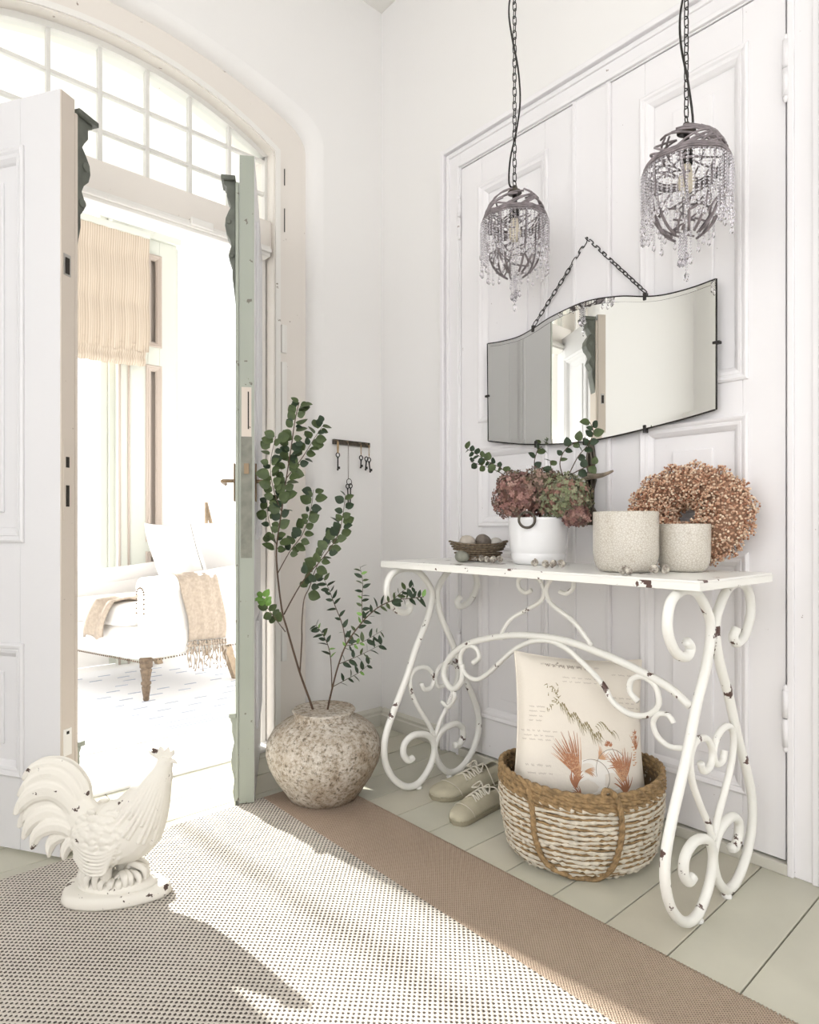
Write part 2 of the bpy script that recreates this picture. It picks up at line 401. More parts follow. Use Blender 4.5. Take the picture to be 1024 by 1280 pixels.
def wall_with_hole(mb, pts, Y, x0, x1, zt):
    n = len(pts)
    # pieces beside the opening
    mb.add([(pts[0][0], Y, 0), (x1, Y, 0), (x1, Y, zt), (pts[0][0], Y, zt)], [(0, 1, 2, 3)])
    mb.add([(x0, Y, 0), (pts[-1][0], Y, 0), (pts[-1][0], Y, zt), (x0, Y, zt)], [(0, 1, 2, 3)])
    hd = pts[4:-4]
    mb.strip([(x, Y, z) for x, z in hd], [(x, Y, zt) for x, z in hd])
mb = MB()
wall_with_hole(mb, OUT, YB, XL - 0.1, XR + 0.1, ZC)
steps = [(OUT, YB)]
for t in (0.33, 0.66, 1.0):
    a = t * PI / 2
    steps.append(([(o[0] + (i[0] - o[0]) * math.sin(a) , o[1] + (i[1] - o[1]) * math.sin(a)) for o, i in zip(OUT, OUT2)], YB + 0.055 * (1 - math.cos(a)) + 0.0))
steps.append((OUT2, YB2))
for (A, ya), (B, yb) in zip(steps, steps[1:]):
    mb.strip([(x, ya, z) for x, z in A], [(x, yb, z) for x, z in B], True)
wall_with_hole(mb, OUT2, YB2, XL - 0.1, PX1, ZC)
struct('wall_back', 'white plaster wall with the arched doorway and rounded reveal', 'wall', mb, M['wall'])

# arched door frame with transom
FY = 2.39
fr = struct('trim_1', 'arched wooden door frame with transom around the open double doors', 'door frame')
mb = MB()
for Y in (FY, FY + 0.16): mb.strip([(x, Y, z) for x, z in OUT2], [(x, Y, z) for x, z in INN])
mb.strip([(x, FY, z) for x, z in INN], [(x, FY + 0.16, z) for x, z in INN])
part('arched_casing', mb, M['frame'], fr)
A2 = arch_pts(0.645, 2.712, 1.30); B2 = arch_pts(0.622, 2.690, 1.28)
mb = MB(); mb.strip([(x, FY - 0.006, z) for x, z in A2], [(x, FY - 0.006, z) for x, z in B2])
mb.strip([(x, FY - 0.006, z) for x, z in A2], [(x, FY + 0.001, z) for x, z in A2]); mb.strip([(x, FY - 0.006, z) for x, z in B2], [(x, FY + 0.001, z) for x, z in B2])
part('inner_bead', mb, M['trim'], fr)
part('transom', MB().b2((AC - 0.616, FY + 0.02, 2.115), (AC + 0.616, FY + 0.13, 2.235)), M['frame'], fr, 0.004)
mb = MB().b2((AC - 0.60, FY + 0.0, 2.075), (AC + 0.60, FY + 0.10, 2.118)); mb.b2((AC - 0.60, FY - 0.012, 2.088), (AC + 0.60, FY + 0.0, 2.104))
part('transom_moulding', mb, M['trim'], fr, 0.003)
part('catch_plate', MB().b2((1.0, FY - 0.02, 2.095), (1.09, FY + 0.03, 2.125)), M['trim'], fr, 0.003)
for sx in (-1, 1):
    part('stop_bead', MB().b2((AC + sx * 0.612, FY + 0.06, 0), (AC + sx * 0.585, FY + 0.15, 2.08)), M['trim'], fr, 0.003)
part('threshold', MB().b2((AC - 0.616, FY - 0.03, 0), (AC + 0.616, YB2, 0.012)), M['porchboard'], fr, 0.003)
for (a, b) in ((2.40, 2.47), (2.20, 2.30)):
    part('hinge_slot', MB().b2((1.415, FY - 0.003, a), (1.418, FY + 0.002, b)), M['gap'], fr)
for (a, b) in ((1.68, 1.80), (1.0, 1.64), (0.36, 0.50)):
    part('hinge_leaf', MB().b2((1.40, FY - 0.008, a), (1.425, FY + 0.002, b)), M['trim'], fr, 0.002)

# fanlight
fan = struct('window_1', 'arched many-paned fanlight above the double doors', 'window')
VX = [AC - 0.616] + [0.195 + 0.1665 * i for i in range(0, 8)] + [AC + 0.616]
VX = [0.195 + 0.1665 * i for i in range(8)]
HZ = [2.237, 2.365, 2.504]
def zin(x): return 2.685 - (1.28 - math.sqrt(max(0, 1.28 ** 2 - (x - AC) ** 2)))
GY = FY + 0.07
for x in VX[0:]:
    part('muntin', MB().b2((x - 0.007, GY - 0.014, 2.23), (x + 0.007, GY + 0.014, zin(x) + 0.004)), M['fansash'], fan, 0.002)
for z in HZ[1:]:
    part('glazing_bar', MB().b2((AC - 0.614, GY - 0.010, z - 0.0065), (AC + 0.614, GY + 0.010, z + 0.0065)), M['fansash'], fan, 0.002)
A3 = arch_pts(0.616, 2.685, 1.28)[4:-4]; B3 = arch_pts(0.595, 2.662, 1.28)[4:-4]
mb = MB()
for Y in (GY - 0.02, GY + 0.02): mb.strip([(x, Y, z) for x, z in A3], [(x, Y, z) for x, z in B3])
mb.strip([(x, GY - .02, z) for x, z in B3], [(x, GY + .02, z) for x, z in B3])
part('sash_rim', mb, M['fansash'], fan)
XE = [AC - 0.6] + VX[1:-1] + [AC + 0.6]
for i in range(len(XE) - 1):
    for j in range(3):
        za = HZ[j]; xa, xb = XE[i] + 0.007, XE[i + 1] - 0.007
        if j < 2: poly = [(xa, za), (xb, za), (xb, HZ[j + 1]), (xa, HZ[j + 1])]
        else: poly = [(xa, za), (xb, za), (xb, zin(xb)), ((xa + xb) / 2, zin((xa + xb) / 2)), (xa, zin(xa))]
        part('pane', MB().prism([(u, z + (0.005 if z in HZ else 0)) for u, z in poly], GY - 0.0015, GY + 0.0015), M['glass'], fan)

# skirting boards
def skirting(name, a, b, n, label):
    """a,b floor points, n points into the room"""
    a = Vector(a); b = Vector(b); n = Vector(n); prof = [(0, 0), (0.018, 0), (0.018, 0.052), (0.012, 0.058), (0.013, 0.07), (0.006, 0.08), (0, 0.084)]
    vs = [a + n * d + Vector((0, 0, z)) for d, z in prof] + [b + n * d + Vector((0, 0, z)) for d, z in prof]
    k = len(prof); fs = [(i, (i + 1) % k, (i + 1) % k + k, i + k) for i in range(k)] + [tuple(range(k)), tuple(range(k, 2 * k))]
    struct(name, label, 'skirting board', MB().add(vs, fs), M['skirt'])
skirting('baseboard_back', (1.585, YB, 0), (XR, YB, 0), (0, -1, 0), 'low moulded skirting under the hanging keys')
skirting('baseboard_right', (XR, 1.905, 0), (XR, YB - 0.018, 0), (-1, 0, 0), 'low moulded skirting between corner and closet doors')
skirting('baseboard_left', (XL, YF, 0), (XL, YB, 0), (1, 0, 0), 'low moulded skirting on the left wall')

# ------------------------------------------------------------------ double door leaves
def corbel_mb(s, x0, x1, zt, yb, kk=1.0):
    prof = [(0, 0), (0.062, 0), (0.062, -0.012), (0.046, -0.02), (0.046, -0.05), (0.032, -0.07), (0.024, -0.085), (0.036, -0.10), (0.052, -0.125), (0.055, -0.15),
            (0.048, -0.175), (0.03, -0.195), (0.022, -0.215), (0.030, -0.232), (0.038, -0.25), (0.028, -0.27), (0.017, -0.285), (0.018, -0.32), (0.010, -0.36), (0, -0.42)]
    mb = MB().prism([(s * (yb + p * kk), zt + z) for p, z in prof], x0, x1, 'x')
    mb.b2((x0 - 0.012, s * yb, zt - 0.001), (x1 + 0.012, s * (yb + 0.075 * kk), zt + 0.014))
    for c in (((0.034 * kk, -0.138), (0.020 * kk, -0.25)) if kk > .5 else ()):
        for xx in (x0 - 0.003, x1 + 0.003):
            mb.tube([(xx - 0.003, s * (yb + c[0]), zt + c[1]), (xx + 0.003, s * (yb + c[0]), zt + c[1])], 0.013 * kk, 10)
    return mb
def make_leaf(name, label, loc, ang, s, edge_mat, ztop, cz, kc):
    d = struct(name, label, 'door', None, None, loc, ang)
    W, T = 0.565, 0.05; z0, z1 = 0.012, ztop
    def B(nm, a, b, m=M['door'], bev=0.002): return part(nm, MB().b2(a, b), m, d, bev)
    B('stile', (0.004, 0.0, z0), (0.145, s * T, z1)); B('stile', (W - 0.13, 0, z0), (W, s * T, z1))
    for a, b in ((z0, 0.235), (0.585, 0.905), (2.0, z1)): B('rail', (0.145, 0.0, a), (W - 0.13, s * T, b))
    for a, b in ((0.235, 0.585), (0.905, 2.0)):
        pn = B('panel', (0.143, s * 0.012, a), (W - 0.128, s * (T - 0.012), b))
        # bolection moulding
        for yy, sg in ((0.0, -s), (s * T, s)):
            mb = mitre(MB(), lambda u, v, h, yy=yy, sg=sg: Vector((u, yy + sg * h, v)), (0.145, a), (W - 0.13, b), MOULD)
            part('panel_moulding', mb, M['door'], d)
        mb = MB().b2((0.215, s * 0.006, a + 0.07), (W - 0.2, s * (T - 0.006), b - 0.07)); part('raised_field', mb, M['door'], pn, 0.004)
    part('edge_strip', MB().b2((0.0, s * 0.0015, z0), (0.005, s * (T - 0.0015), z1 - 0.002)), edge_mat, d)
    part('astragal', MB().b2((0.0, s * (T + 0.0), 0.02), (0.075, s * (T + 0.012), cz - 0.005)), edge_mat, d, 0.004)
    part('carved_corbel', corbel_mb(s, 0.008, 0.066, cz, T + 0.012, kc), M['corbel'], d, 0.0025)
    part('plinth_block', corbel_mb(s, 0.006, 0.07, 0.30, T + 0.010, .30), M['greenedge'], d, 0.0025)
    # ironmongery on the edge
    e = lambda a, b, m, nm='edge_plate': part(nm, MB().b2(a, b), m, d)
    return d, e
dl, e = make_leaf('door_1', 'left leaf of the white panelled double doors, standing open', (0.455, 1.965, 0), math.radians(121.5), -1, M['leafedge'], 2.155, 2.125, 1.0)
yc = -0.022
b_ = e((-0.0015, yc - 0.011, 1.64), (0.001, yc + 0.013, 1.70), M['steel'], 'bolt_plate'); part('bolt_slot', MB().b2((-0.003, yc - 0.006, 1.645), (0.0, yc + 0.008, 1.69)), M['gap'], b_)
b_ = e((-0.0015, yc - 0.012, 0.95), (0.001, yc + 0.014, 1.18), M['leafedge'], 'lock_plate')
part('keeper_slot', MB().b2((-0.003, yc - 0.005, 0.99), (0.0, yc + 0.006, 1.05)), M['gap'], b_); part('keeper_slot', MB().b2((-0.003, yc - 0.005, 1.10), (0.0, yc + 0.006, 1.13)), M['gap'], b_)
b_ = e((-0.002, yc - 0.014, 0.29), (0.001, yc + 0.014, 0.365), M['trim'], 'lower_bolt_plate'); part('bolt_slot', MB().b2((-0.0035, yc - 0.004, 0.35), (0.0, yc + 0.004, 0.358)), M['gap'], b_)
dr, e = make_leaf('door_2', 'right leaf of the white panelled double doors, seen edge on', (1.03, 1.93, 0), math.radians(59.3), 1, M['greenedge'], 2.175, 2.088, .62)
b_ = e((-0.0015, 0.010, 1.235), (0.001, 0.042, 1.40), M['leafedge'], 'lock_plate'); part('bolt_slot', MB().b2((-0.003, 0.018, 1.26), (0.0, 0.022, 1.385)), M['gap'], b_)
b_ = e((-0.0015, 0.008, 0.83), (0.001, 0.044, 1.235), mat('grey_lock_case', (0.24, 0.24, 0.2), 0.6, 0.2, var=0.3, vscale=30), 'lock_case'); part('latch_bolt', MB().b2((-0.006, 0.018, 1.11), (0.0, 0.034, 1.145)), M['brass'], b_)
for sy in (-1, 1):
    y_b = 0.0 if sy < 0 else 0.066
    hb = part('handle_plate', MB().b2((0.035, y_b, 1.02), (0.07, y_b + sy * 0.005, 1.15)), M['brass'], dr, 0.002)
    part('lever', MB().tube(smooth_curve([(0.052, y_b, 1.09), (0.052, y_b + sy * 0.035, 1.09), (0.065, y_b + sy * 0.045, 1.09), (0.13, y_b + sy * 0.045, 1.088), (0.15, y_b + sy * 0.04, 1.085)], 4), 0.0065, 8), M['brass'], hb)

# ------------------------------------------------------------------ closet doors on the right wall
cl = struct('door_3', 'white panelled double closet doors behind the console table', 'closet doors')
FX = XR - 0.018
def yz_box(y0_, y1_, z0_, z1_, xf, xb=XR + 0.002): return MB().b2((xf, y0_, z0_), (xb, y1_, z1_))
YA, YBm, YC = 1.80, 1.19, 0.596
ZT, Z0 = 2.402, 0.036
PZ = [(0.197, 0.845), (0.95, 1.235), (1.364, 2.275)]
for (ya, yb, pa, pb) in ((YA - 0.003, YBm + 0.0015, 1.686, 1.383), (YBm - 0.0015, YC + 0.003, 1.0, 0.708)):
    part('stile', yz_box(ya, pa, Z0, ZT - 0.004, FX), M['closet'], cl, 0.002)
    part('stile', yz_box(pb, yb, Z0, ZT - 0.004, FX), M['closet'], cl, 0.002)
    for za, zb in ((Z0, PZ[0][0]), (PZ[0][1], PZ[1][0]), (PZ[1][1], PZ[2][0]), (PZ[2][1], ZT - 0.004)):
        part('rail', yz_box(pa, pb, za, zb, FX), M['closet'], cl, 0.002)
    for za, zb in PZ:
        pn = part('panel', yz_box(pa, pb, za, zb, FX + 0.013), M['closet'], cl)
        mb = mitre(MB(), lambda u, v, h: Vector((FX - h, u, v)), (pb, za), (pa, zb), MOULD)
        part('panel_moulding', mb, M['closet'], pn)
        part('raised_field', MB().b2((FX + 0.006, pb + 0.085, za + 0.07), (XR, pa - 0.085, zb - 0.07)), M['closet'], pn, 0.003)
mb = MB(); mb.b2((FX - 0.010, 1.115, Z0), (FX, 1.258, ZT - 0.006)); mb.b2((FX - 0.016, 1.115, Z0), (FX - 0.008, 1.128, ZT - 0.006)); mb.b2((FX - 0.016, 1.245, Z0), (FX - 0.008, 1.258, ZT - 0.006))
part('meeting_strip', mb, M['closet'], cl, 0.003)
part('dark_gap', yz_box(YC - 0.004, YA + 0.004, 0.008, ZT + 0.003, FX + 0.016), M['gap'], cl)
# hinges
for yy, zz in ((YC, 0.42), (YC, 2.16), (YA + 0.002, 2.2), (YA + 0.002, 0.42)):
    mb = MB()
    for a, b in ((-0.075, -0.002), (0.002, 0.075)): mb.tube([(FX - 0.008, yy, zz + a), (FX - 0.008, yy, zz + b)], 0.0085, 10)
    mb.ell((FX - 0.008, yy, zz + 0.08), (0.007, 0.007, 0.012)); mb.ell((FX - 0.008, yy, zz - 0.08), (0.007, 0.007, 0.012))
    part('hinge_knuckle', mb, M['closet'], cl)
# ornate handle
hp = part('handle_plate', MB().prism([(1.178 + a, z) for a, z in ((-0.012, 0.94), (0.018, 0.94), (0.022, 0.985), (0.012, 1.0), (0.016, 1.06), (0.024, 1.09), (0.016, 1.12), (0.02, 1.17), (0.012, 1.215), (-0.008, 1.215), (-0.014, 1.17), (-0.01, 1.12), (-0.018, 1.09), (-0.01, 1.06), (-0.008, 1.0), (-0.018, 0.985))], FX - 0.026, FX - 0.016, 'x'), M['bronze'], cl, 0.003)
mb = MB()
for s_ in (0, 1): mb.tube([(FX - 0.03 - 0.004 * math.cos(t * 3 * PI + s_ * PI), 1.181 + 0.008 * math.sin(t * 3 * PI + s_ * PI), 0.96 + 0.24 * t) for t in [i / 40 for i in range(41)]], 0.005, 6)
part('twisted_relief', mb, M['bronze'], hp)
part('horn_lever', MB().tube(smooth_curve([(FX - 0.02, 1.185, 1.10), (FX - 0.06, 1.182, 1.10), (FX - 0.07, 1.15, 1.098), (FX - 0.068, 1.11, 1.10), (FX - 0.06, 1.075, 1.112)], 6), lambda t: 0.009 + 0.004 * math.sin(t * PI) - 0.006 * t, 10), M['horn'], hp)
part('shadow_gap_sill', MB().b2((XR - 0.03, YC - 0.004, 0), (XR, YA + 0.004, 0.030)), M['skirt'], cl, 0.002)
# architrave
ar = struct('trim_2', 'moulded white architrave around the closet doors', 'door frame')
def arc_profile(mb, seg):   # seg: 'l','r','t'
    for (a, b, x_) in ((0.0, 0.10, 0.020), (0.004, 0.020, 0.030), (0.062, 0.078, 0.027), (0.084, 0.104, 0.038)):
        if seg == 'l': mb.b2((XR - x_, YA + a, 0), (XR, YA + b, ZT + b))
        if seg == 'r': mb.b2((XR - x_, YC - b, 0), (XR, YC - a, ZT + b))
        if seg == 't': mb.b2((XR - x_, YC - a, ZT + a), (XR, YA + a, ZT + b))
    return mb
for sname, sg in (('side_casing', 'l'), ('side_casing', 'r'), ('head_casing', 't')): part(sname, arc_profile(MB(), sg), M['closet'], ar, 0.003)

# ================================================================== THE SUNNY PORCH BEYOND
pf = struct('floor_2', 'white painted floor of the sunroom beyond the doors', 'floor', MB().b2((PX0, YB2, -0.06), (PX1, PY, -0.022)), M['gap'])
y0 = YB2
while y0 < PY - 0.01:
    part('floor_board', MB().b2((PX0, y0 + 0.001, -0.022), (PX1, min(y0 + 0.16, PY) - 0.001, 0)), M['porchboard'], pf, 0.0015); y0 += 0.16
struct('ceiling_2', 'white ceiling of the sunroom', 'ceiling', MB().b2((PX0, YB2, 3.37), (PX1, PY + 0.1, 3.45)), M['wall'])
wf = struct('wall_far', 'white window wall of the sunroom beyond the doors', 'wall')
def WB(a, b, m=M['wall'], nm='wall_section'): return part(nm, MB().b2(a, b), m, wf, 0.003)
WB((PX0, PY, 0), (1.36, PY + 0.12, 0.55)); WB((1.80, PY, 0), (PX1, PY + 0.12, 0.10)); WB((PX0, PY, 3.12), (PX1, PY + 0.12, 3.37))
WB((1.36, PY, 0), (1.80, PY + 0.12, 3.12), M['sash'], 'pier')
WB((PX0 + 0.0, PY, 0.55), (PX0 + 0.12, PY + 0.12, 3.12)); WB((PX1 - 0.12, PY, 0.1), (PX1, PY + 0.12, 3.12))
struct('wall_porch_right', 'white end wall of the sunroom', 'wall', MB().b2((PX1, YB2, 0), (PX1 + 0.1, PY, 3.37)), M['wall'])
struct('wall_porch_left', 'white left wall of the sunroom', 'wall', MB().b2((PX0 - 0.1, YB2, 0), (PX0, PY, 3.37)), M['wall'])
def big_window(name, label, x0, x1, z0, z1, nx, nz):
    wn = struct(name, label, 'window'); Y = PY + 0.05
    mb = MB(); mb.b2((x0, Y - .025, z0), (x0 + .05, Y + .025, z1)); mb.b2((x1 - .05, Y - .025, z0), (x1, Y + .025, z1)); mb.b2((x0, Y - .025, z0), (x1, Y + .025, z0 + .06)); mb.b2((x0, Y - .025, z1 - .05), (x1, Y + .025, z1))
    part('window_frame', mb, M['sash'], wn, 0.004)
    for i in range(1, nx): x = x0 + (x1 - x0) * i / nx; part('muntin', MB().b2((x - .015, Y - .015, z0), (x + .015, Y + .015, z1)), M['sash'], wn, 0.003)
    for i in range(1, nz): z = z0 + (z1 - z0) * i / nz; part('glazing_bar', MB().b2((x0, Y - .012, z - .012), (x1, Y + .012, z + .012)), M['sash'], wn, 0.003)
    for i in range(nx):
        for j in range(nz):
            a = x0 + (x1 - x0) * i / nx; b = x0 + (x1 - x0) * (i + 1) / nx; c = z0 + (z1 - z0) * j / nz; d = z0 + (z1 - z0) * (j + 1) / nz
            part('pane', MB().b2((a, Y - .002, c), (b, Y + .002, d)), M['glass'], wn)
big_window('window_2', 'sunlit window behind the linen blind in the sunroom', PX0 + 0.12, 1.36, 0.55, 3.12, 3, 1)
big_window('window_3', 'wide sunlit window on the right of the sunroom', 1.80, PX1 - 0.12, 0.10, 3.12, 1, 1)
# panelled shutter beside the window
sh = thing('window_shutter', 'pale panelled shutter box between blind and bright window', 'shutter', (1.62, PY - 0.07, 0))
for (xa, xb, za, zb, nm) in ((1.40, 1.60, 0, 2.96, 'shutter_stile'), (1.68, 1.80, 0, 2.96, 'shutter_stile'), (1.60, 1.68, 0, .12, 'shutter_rail'), (1.60, 1.68, .75, .85, 'shutter_rail'), (1.60, 1.68, 2.06, 2.22, 'shutter_rail'), (1.60, 1.68, 2.84, 2.96, 'shutter_rail')):
    part(nm, MB().b2((xa, PY - 0.06, za), (xb, PY - 0.001, zb)), M['sash'], sh, 0.003, world=True)
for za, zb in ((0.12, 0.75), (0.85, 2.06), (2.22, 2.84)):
    mb = mitre(MB(), lambda u, v, h: Vector((u, PY - .06 - h, v)), (1.60, za), (1.68, zb), MOULD); part('panel_moulding', mb, M['shuttershade'], sh, world=True)
    part('panel', MB().b2((1.60, PY - .018, za), (1.68, PY - .003, zb)), M['shuttershade'], sh, world=True)
part('shutter_cornice', MB().b2((1.36, PY - 0.085, 2.96), (1.83, PY - 0.001, 3.05)), M['sash'], sh, 0.006, world=True)
for xx in (1.41, 1.47): part('corner_bead', MB().tube([(xx, PY - 0.064, 0), (xx, PY - 0.064, 2.96)], 0.008, 8), M['shuttershade'], sh, world=True)
# roman blind
bl = thing('roman_blind', 'beige ribbed linen blind gathered over the sunroom window', 'blind', (1.1, PY - 0.12, 2.05))
def blindf(u, v, x0=0.72, x1=1.575, z0=2.14, z1=2.92, Y=PY - 0.14):
    return Vector((x0 + (x1 - x0) * u, Y - 0.012 * math.sin(u * 70) * (0.4 + 0.6 * (1 - v)) - 0.02 * abs(math.sin(v * 2.5 * PI)), z0 + (z1 - z0) * v - 0.02 * math.sin(u * 3) * (1 - v)))
part('blind_fabric', MB().grid(lambda u, v: blindf(u, v), 110, 26), M['blind'], bl, world=True)
part('lower_fold', MB().grid(lambda u, v: blindf(u, v, 0.72, 1.555, 2.045, 2.18, PY - 0.125), 110, 8), M['blind'], bl, world=True)
part('head_rail', MB().b2((0.70, PY - 0.17, 2.91), (1.58, PY - 0.086, 2.955)), M['sash'], bl, 0.004, world=True)

# porch rug
pr = thing('patterned_rug', 'pale rug with faint blue-grey dashes in the sunroom', 'rug', (1.6, 3.6, 0))
part('rug_pile', MB().b2((0.25, 2.82, 0), (2.9, 4.4, 0.008)), M['porchrug'], pr, 0.003, world=True)
mb = MB(); rnd = random.Random(5)
for X in [0.5 + 0.16 * i for i in range(15)]:
    for Y in [3.12 + 0.11 * j for j in range(11)]:
        if rnd.random() < 0.8: mb.box((X + 0.08 * (int(Y * 9) % 2), Y, 0.0085), (0.07, 0.012, 0.002))
part('woven_dashes', mb, M['porchpattern'], pr, world=True, stuff=True)
for a in (2.90, 2.93, 3.00):
    part('border_line', MB().b2((0.33, a, 0.008), (2.82, a + 0.008, 0.0092)), M['porchpattern'], pr, world=True)
for a in (2.70, 2.76):
    part('border_line', MB().b2((a, 2.9, 0.008), (a + 0.008, 4.32, 0.0092)), M['porchpattern'], pr, world=True)

# ------------------------------------------------------------------ armchair in the porch
AF = math.atan2(0.262, 0.965)           # side direction of the chair, from its front to its back
ch = thing('armchair', 'white upholstered armchair with studded edges and turned front legs', 'armchair', (1.21, 3.46, 0.0085), AF)
# local: +x towards the back, +y across the seat, origin at the near front leg
def rbox(mb, a, b, r=0.05, n=6):
    """soft box"""
    a = Vector(a); b = Vector(b); c = (a + b) / 2; h = (b - a) / 2
    def f(u, v):
        th = PI * v; ph = 2 * PI * u
        d = Vector((math.sin(th) * math.cos(ph), math.sin(th) * math.sin(ph), math.cos(th)))
        p = Vector([math.copysign(abs(d[i]) ** 0.28, d[i]) * h[i] for i in range(3)])
        return c + p
    return mb.grid(f, 40, 20, True, True)
def chair_leg_mb(c):
    return MB().lathe([(0.012, 0), (0.016, 0.01), (0.015, 0.02), (0.020, 0.05), (0.023, 0.075), (0.019, 0.082), (0.026, 0.09), (0.026, 0.10), (0.020, 0.106), (0.027, 0.15), (0.031, 0.165), (0.024, 0.172), (0.033, 0.18), (0.033, 0.20), (0.036, 0.235)], 18, c)
for y in (0.0, 0.76): part('leg', chair_leg_mb((0, y, 0)), M['leg'], ch)
for y in (0.0, 0.76):
    part('rear_leg', MB().add([(0.50, y - .02, .24), (0.56, y - .02, .24), (0.56, y + .02, .24), (0.50, y + .02, .24), (0.60, y - .018, 0), (0.64, y - .018, 0), (0.64, y + .018, 0), (0.60, y + .018, 0)], [(0, 1, 2, 3), (4, 5, 6, 7), (0, 1, 5, 4), (1, 2, 6, 5), (2, 3, 7, 6), (3, 0, 4, 7)]), M['palewood'], ch)
part('seat_base', rbox(MB(), (-0.07, -0.06, 0.21), (0.70, 0.83, 0.40)), M['linen'], ch)
part('seat_cushion', rbox(MB(), (-0.07, 0.06, 0.38), (0.56, 0.71, 0.52)), M['linen'], ch)
for y in (0.0, 0.77):
    a = part('arm', rbox(MB(), (-0.03, y - 0.055, 0.3), (0.66, y + 0.055, 0.62)), M['linen'], ch)
    part('arm_roll', MB().tube([(-0.02, y, 0.60), (0.3, y, 0.61), (0.66, y, 0.64)], 0.06, 16), M['linen'], a)
    mb = MB()
    for t in range(17):
        q = t / 16 * PI * 1.0; 
        if t <= 4: p = (-0.036, y - 0.032, 0.47 + t * 0.025)
        elif t >= 12: p = (-0.036, y + 0.032, 0.47 + (16 - t) * 0.025)
        else: p = (-0.036, y - 0.032 * math.cos((t - 4) / 8 * PI), 0.57 + 0.035 * math.sin((t - 4) / 8 * PI))
        mb.ell(p, (0.005, 0.005, 0.005), 6, 4)
    part('arm_studs', mb, M['leg'], a)
mb = MB()
for i in range(46): mb.ell((-0.066 + 0.01 * 0, -0.04 + 0.83 * i / 45 * 0.98, 0.222), (0.005, 0.005, 0.005), 6, 4)
for i in range(40): mb.ell((-0.05 + 0.70 * i / 39, -0.060, 0.222), (0.005, 0.005, 0.005), 6, 4)
part('base_studs', mb, M['leg'], ch)
mb = MB(); rbox(mb, (0, 0, 0), (0.15, 0.85, 0.62)); Mt = Matrix.Translation((0.55, -0.04, 0.36)) @ Matrix.Rotation(math.radians(14), 4, 'Y')
mb.v = [Mt @ p for p in mb.v]; part('backrest', mb, M['linen'], ch)

def pillow_mb(wd, ht, th, nu=26, nv=26, pinch=0.07):
    def f(u, v, s):
        x = 2 * u - 1; y = 2 * v - 1
        px = x * (1 - pinch * (1 - y * y) ** 1 * (abs(x) ** 3)); py = y * (1 - pinch * (1 - x * x) * (abs(y) ** 3))
        h = (max(0, 1 - x ** 4) * max(0, 1 - y ** 4)) ** 0.55
        return Vector((px * wd / 2, s * (h * th / 2 + 0.002), py * ht / 2))
    return f
def pillow_obj(name, label, wd, ht, th, mt, loc, Mrot, group=None):
    f = pillow_mb(wd, ht, th); mb = MB()
    mb.grid(lambda u, v: f(u, v, 1), 28, 28); mb.grid(lambda u, v: f(u, v, -1), 28, 28)
    o = link(name, mb.mesh(name, mt), None); tag(o, label, 'cushion', group)
    o.matrix_world = Matrix.Translation(loc) @ Mrot; return o
pillow_obj('cushion', 'plain white cushion leaning against the back of the sunroom armchair', 0.44, 0.44, 0.13, M['linen'],
           Vector((1.21, 3.46, 0)) + Matrix.Rotation(AF, 3, 'Z') @ Vector((0.42, 0.30, 0.755)), Matrix.Rotation(AF + PI / 2, 4, 'Z') @ Matrix.Rotation(math.radians(-20), 4, 'X'))

# throws on the chair
def chl(x, y, z): return Vector((1.21, 3.46, 0)) + Matrix.Rotation(AF, 3, 'Z') @ Vector((x, y, z))
th_ = thing('throw_blanket', 'oatmeal wool throw with knotted fringe hanging over the armchair side', 'blanket', chl(0.35, -0.09, 0.3))
def drape(u, v):
    # u along arm, v from inside seat, over the roll, down the outside
    x = 0.14 + 0.26 * u + 0.07 * v + 0.012 * math.sin(v * 9)
    if v < 0.25: y, z = 0.075 - 0.0 * v, 0.54 + 0.3 * v * 1.0
    elif v < 0.5:
        a = (v - 0.25) / 0.25 * PI; y, z = 0.004 + 0.071 * math.cos(a), 0.615 + 0.062 * math.sin(a)
    else: y, z = -0.070 - 0.012 * math.sin((v - .5) * 6), 0.615 - (v - 0.5) * 0.62 - 0.04 * (v - 0.5) * u
    return chl(x, y + 0.004 * math.sin(u * 22 + v * 3), z + 0.0)
mb = MB().grid(drape, 34, 30); o = part('blanket_cloth', mb, M['blanket'], th_, world=True); m_ = o.modifiers.new('s', 'SOLIDIFY'); m_.thickness = 0.005; m_.offset = 0
rnd = random.Random(8)
for i in range(15):
    p = drape(i / 14, 1.0); mb = MB(); q = [p + Vector((0, 0, -0.005))]
    ln = 0.14 + rnd.random() * 0.04
    for k in range(1, 8): q.append(p + Vector((rnd.uniform(-.008, .008), rnd.uniform(-.006, .004), -ln * k / 7)))
    mb.tube(smooth_curve(q, 3), lambda t: 0.0055 - 0.002 * t + 0.002 * math.sin(t * 20), 6); mb.ell(p + Vector((0, -0.002, -0.03)), (0.009, 0.008, 0.008), 8, 6)
    part('fringe_tassel', mb, M['blanket'], th_, world=True)
t2 = thing('wool_scarf', 'folded cream wool throw lying over the front of the armchair seat', 'blanket', chl(-0.02, 0.3, 0.4))
def fold(u, v):
    y = 0.14 + 0.20 * u + 0.16 * max(0, v - .45)
    if v < 0.5: x, z = 0.30 - 0.62 * v, 0.532 + 0.015 * math.sin(v * 14)
    else: x, z = -0.085 - 0.03 * math.sin((v - .5) * 5), 0.535 - (v - 0.5) * 0.40
    return chl(x - 0.01 * math.sin(u * 11), y, z + 0.012 * math.sin(u * 9 + v * 2))
o = part('scarf_cloth', MB().grid(fold, 26, 26), M['blanket'], t2, world=True); m_ = o.modifiers.new('s', 'SOLIDIFY'); m_.thickness = 0.008; m_.offset = 0.5
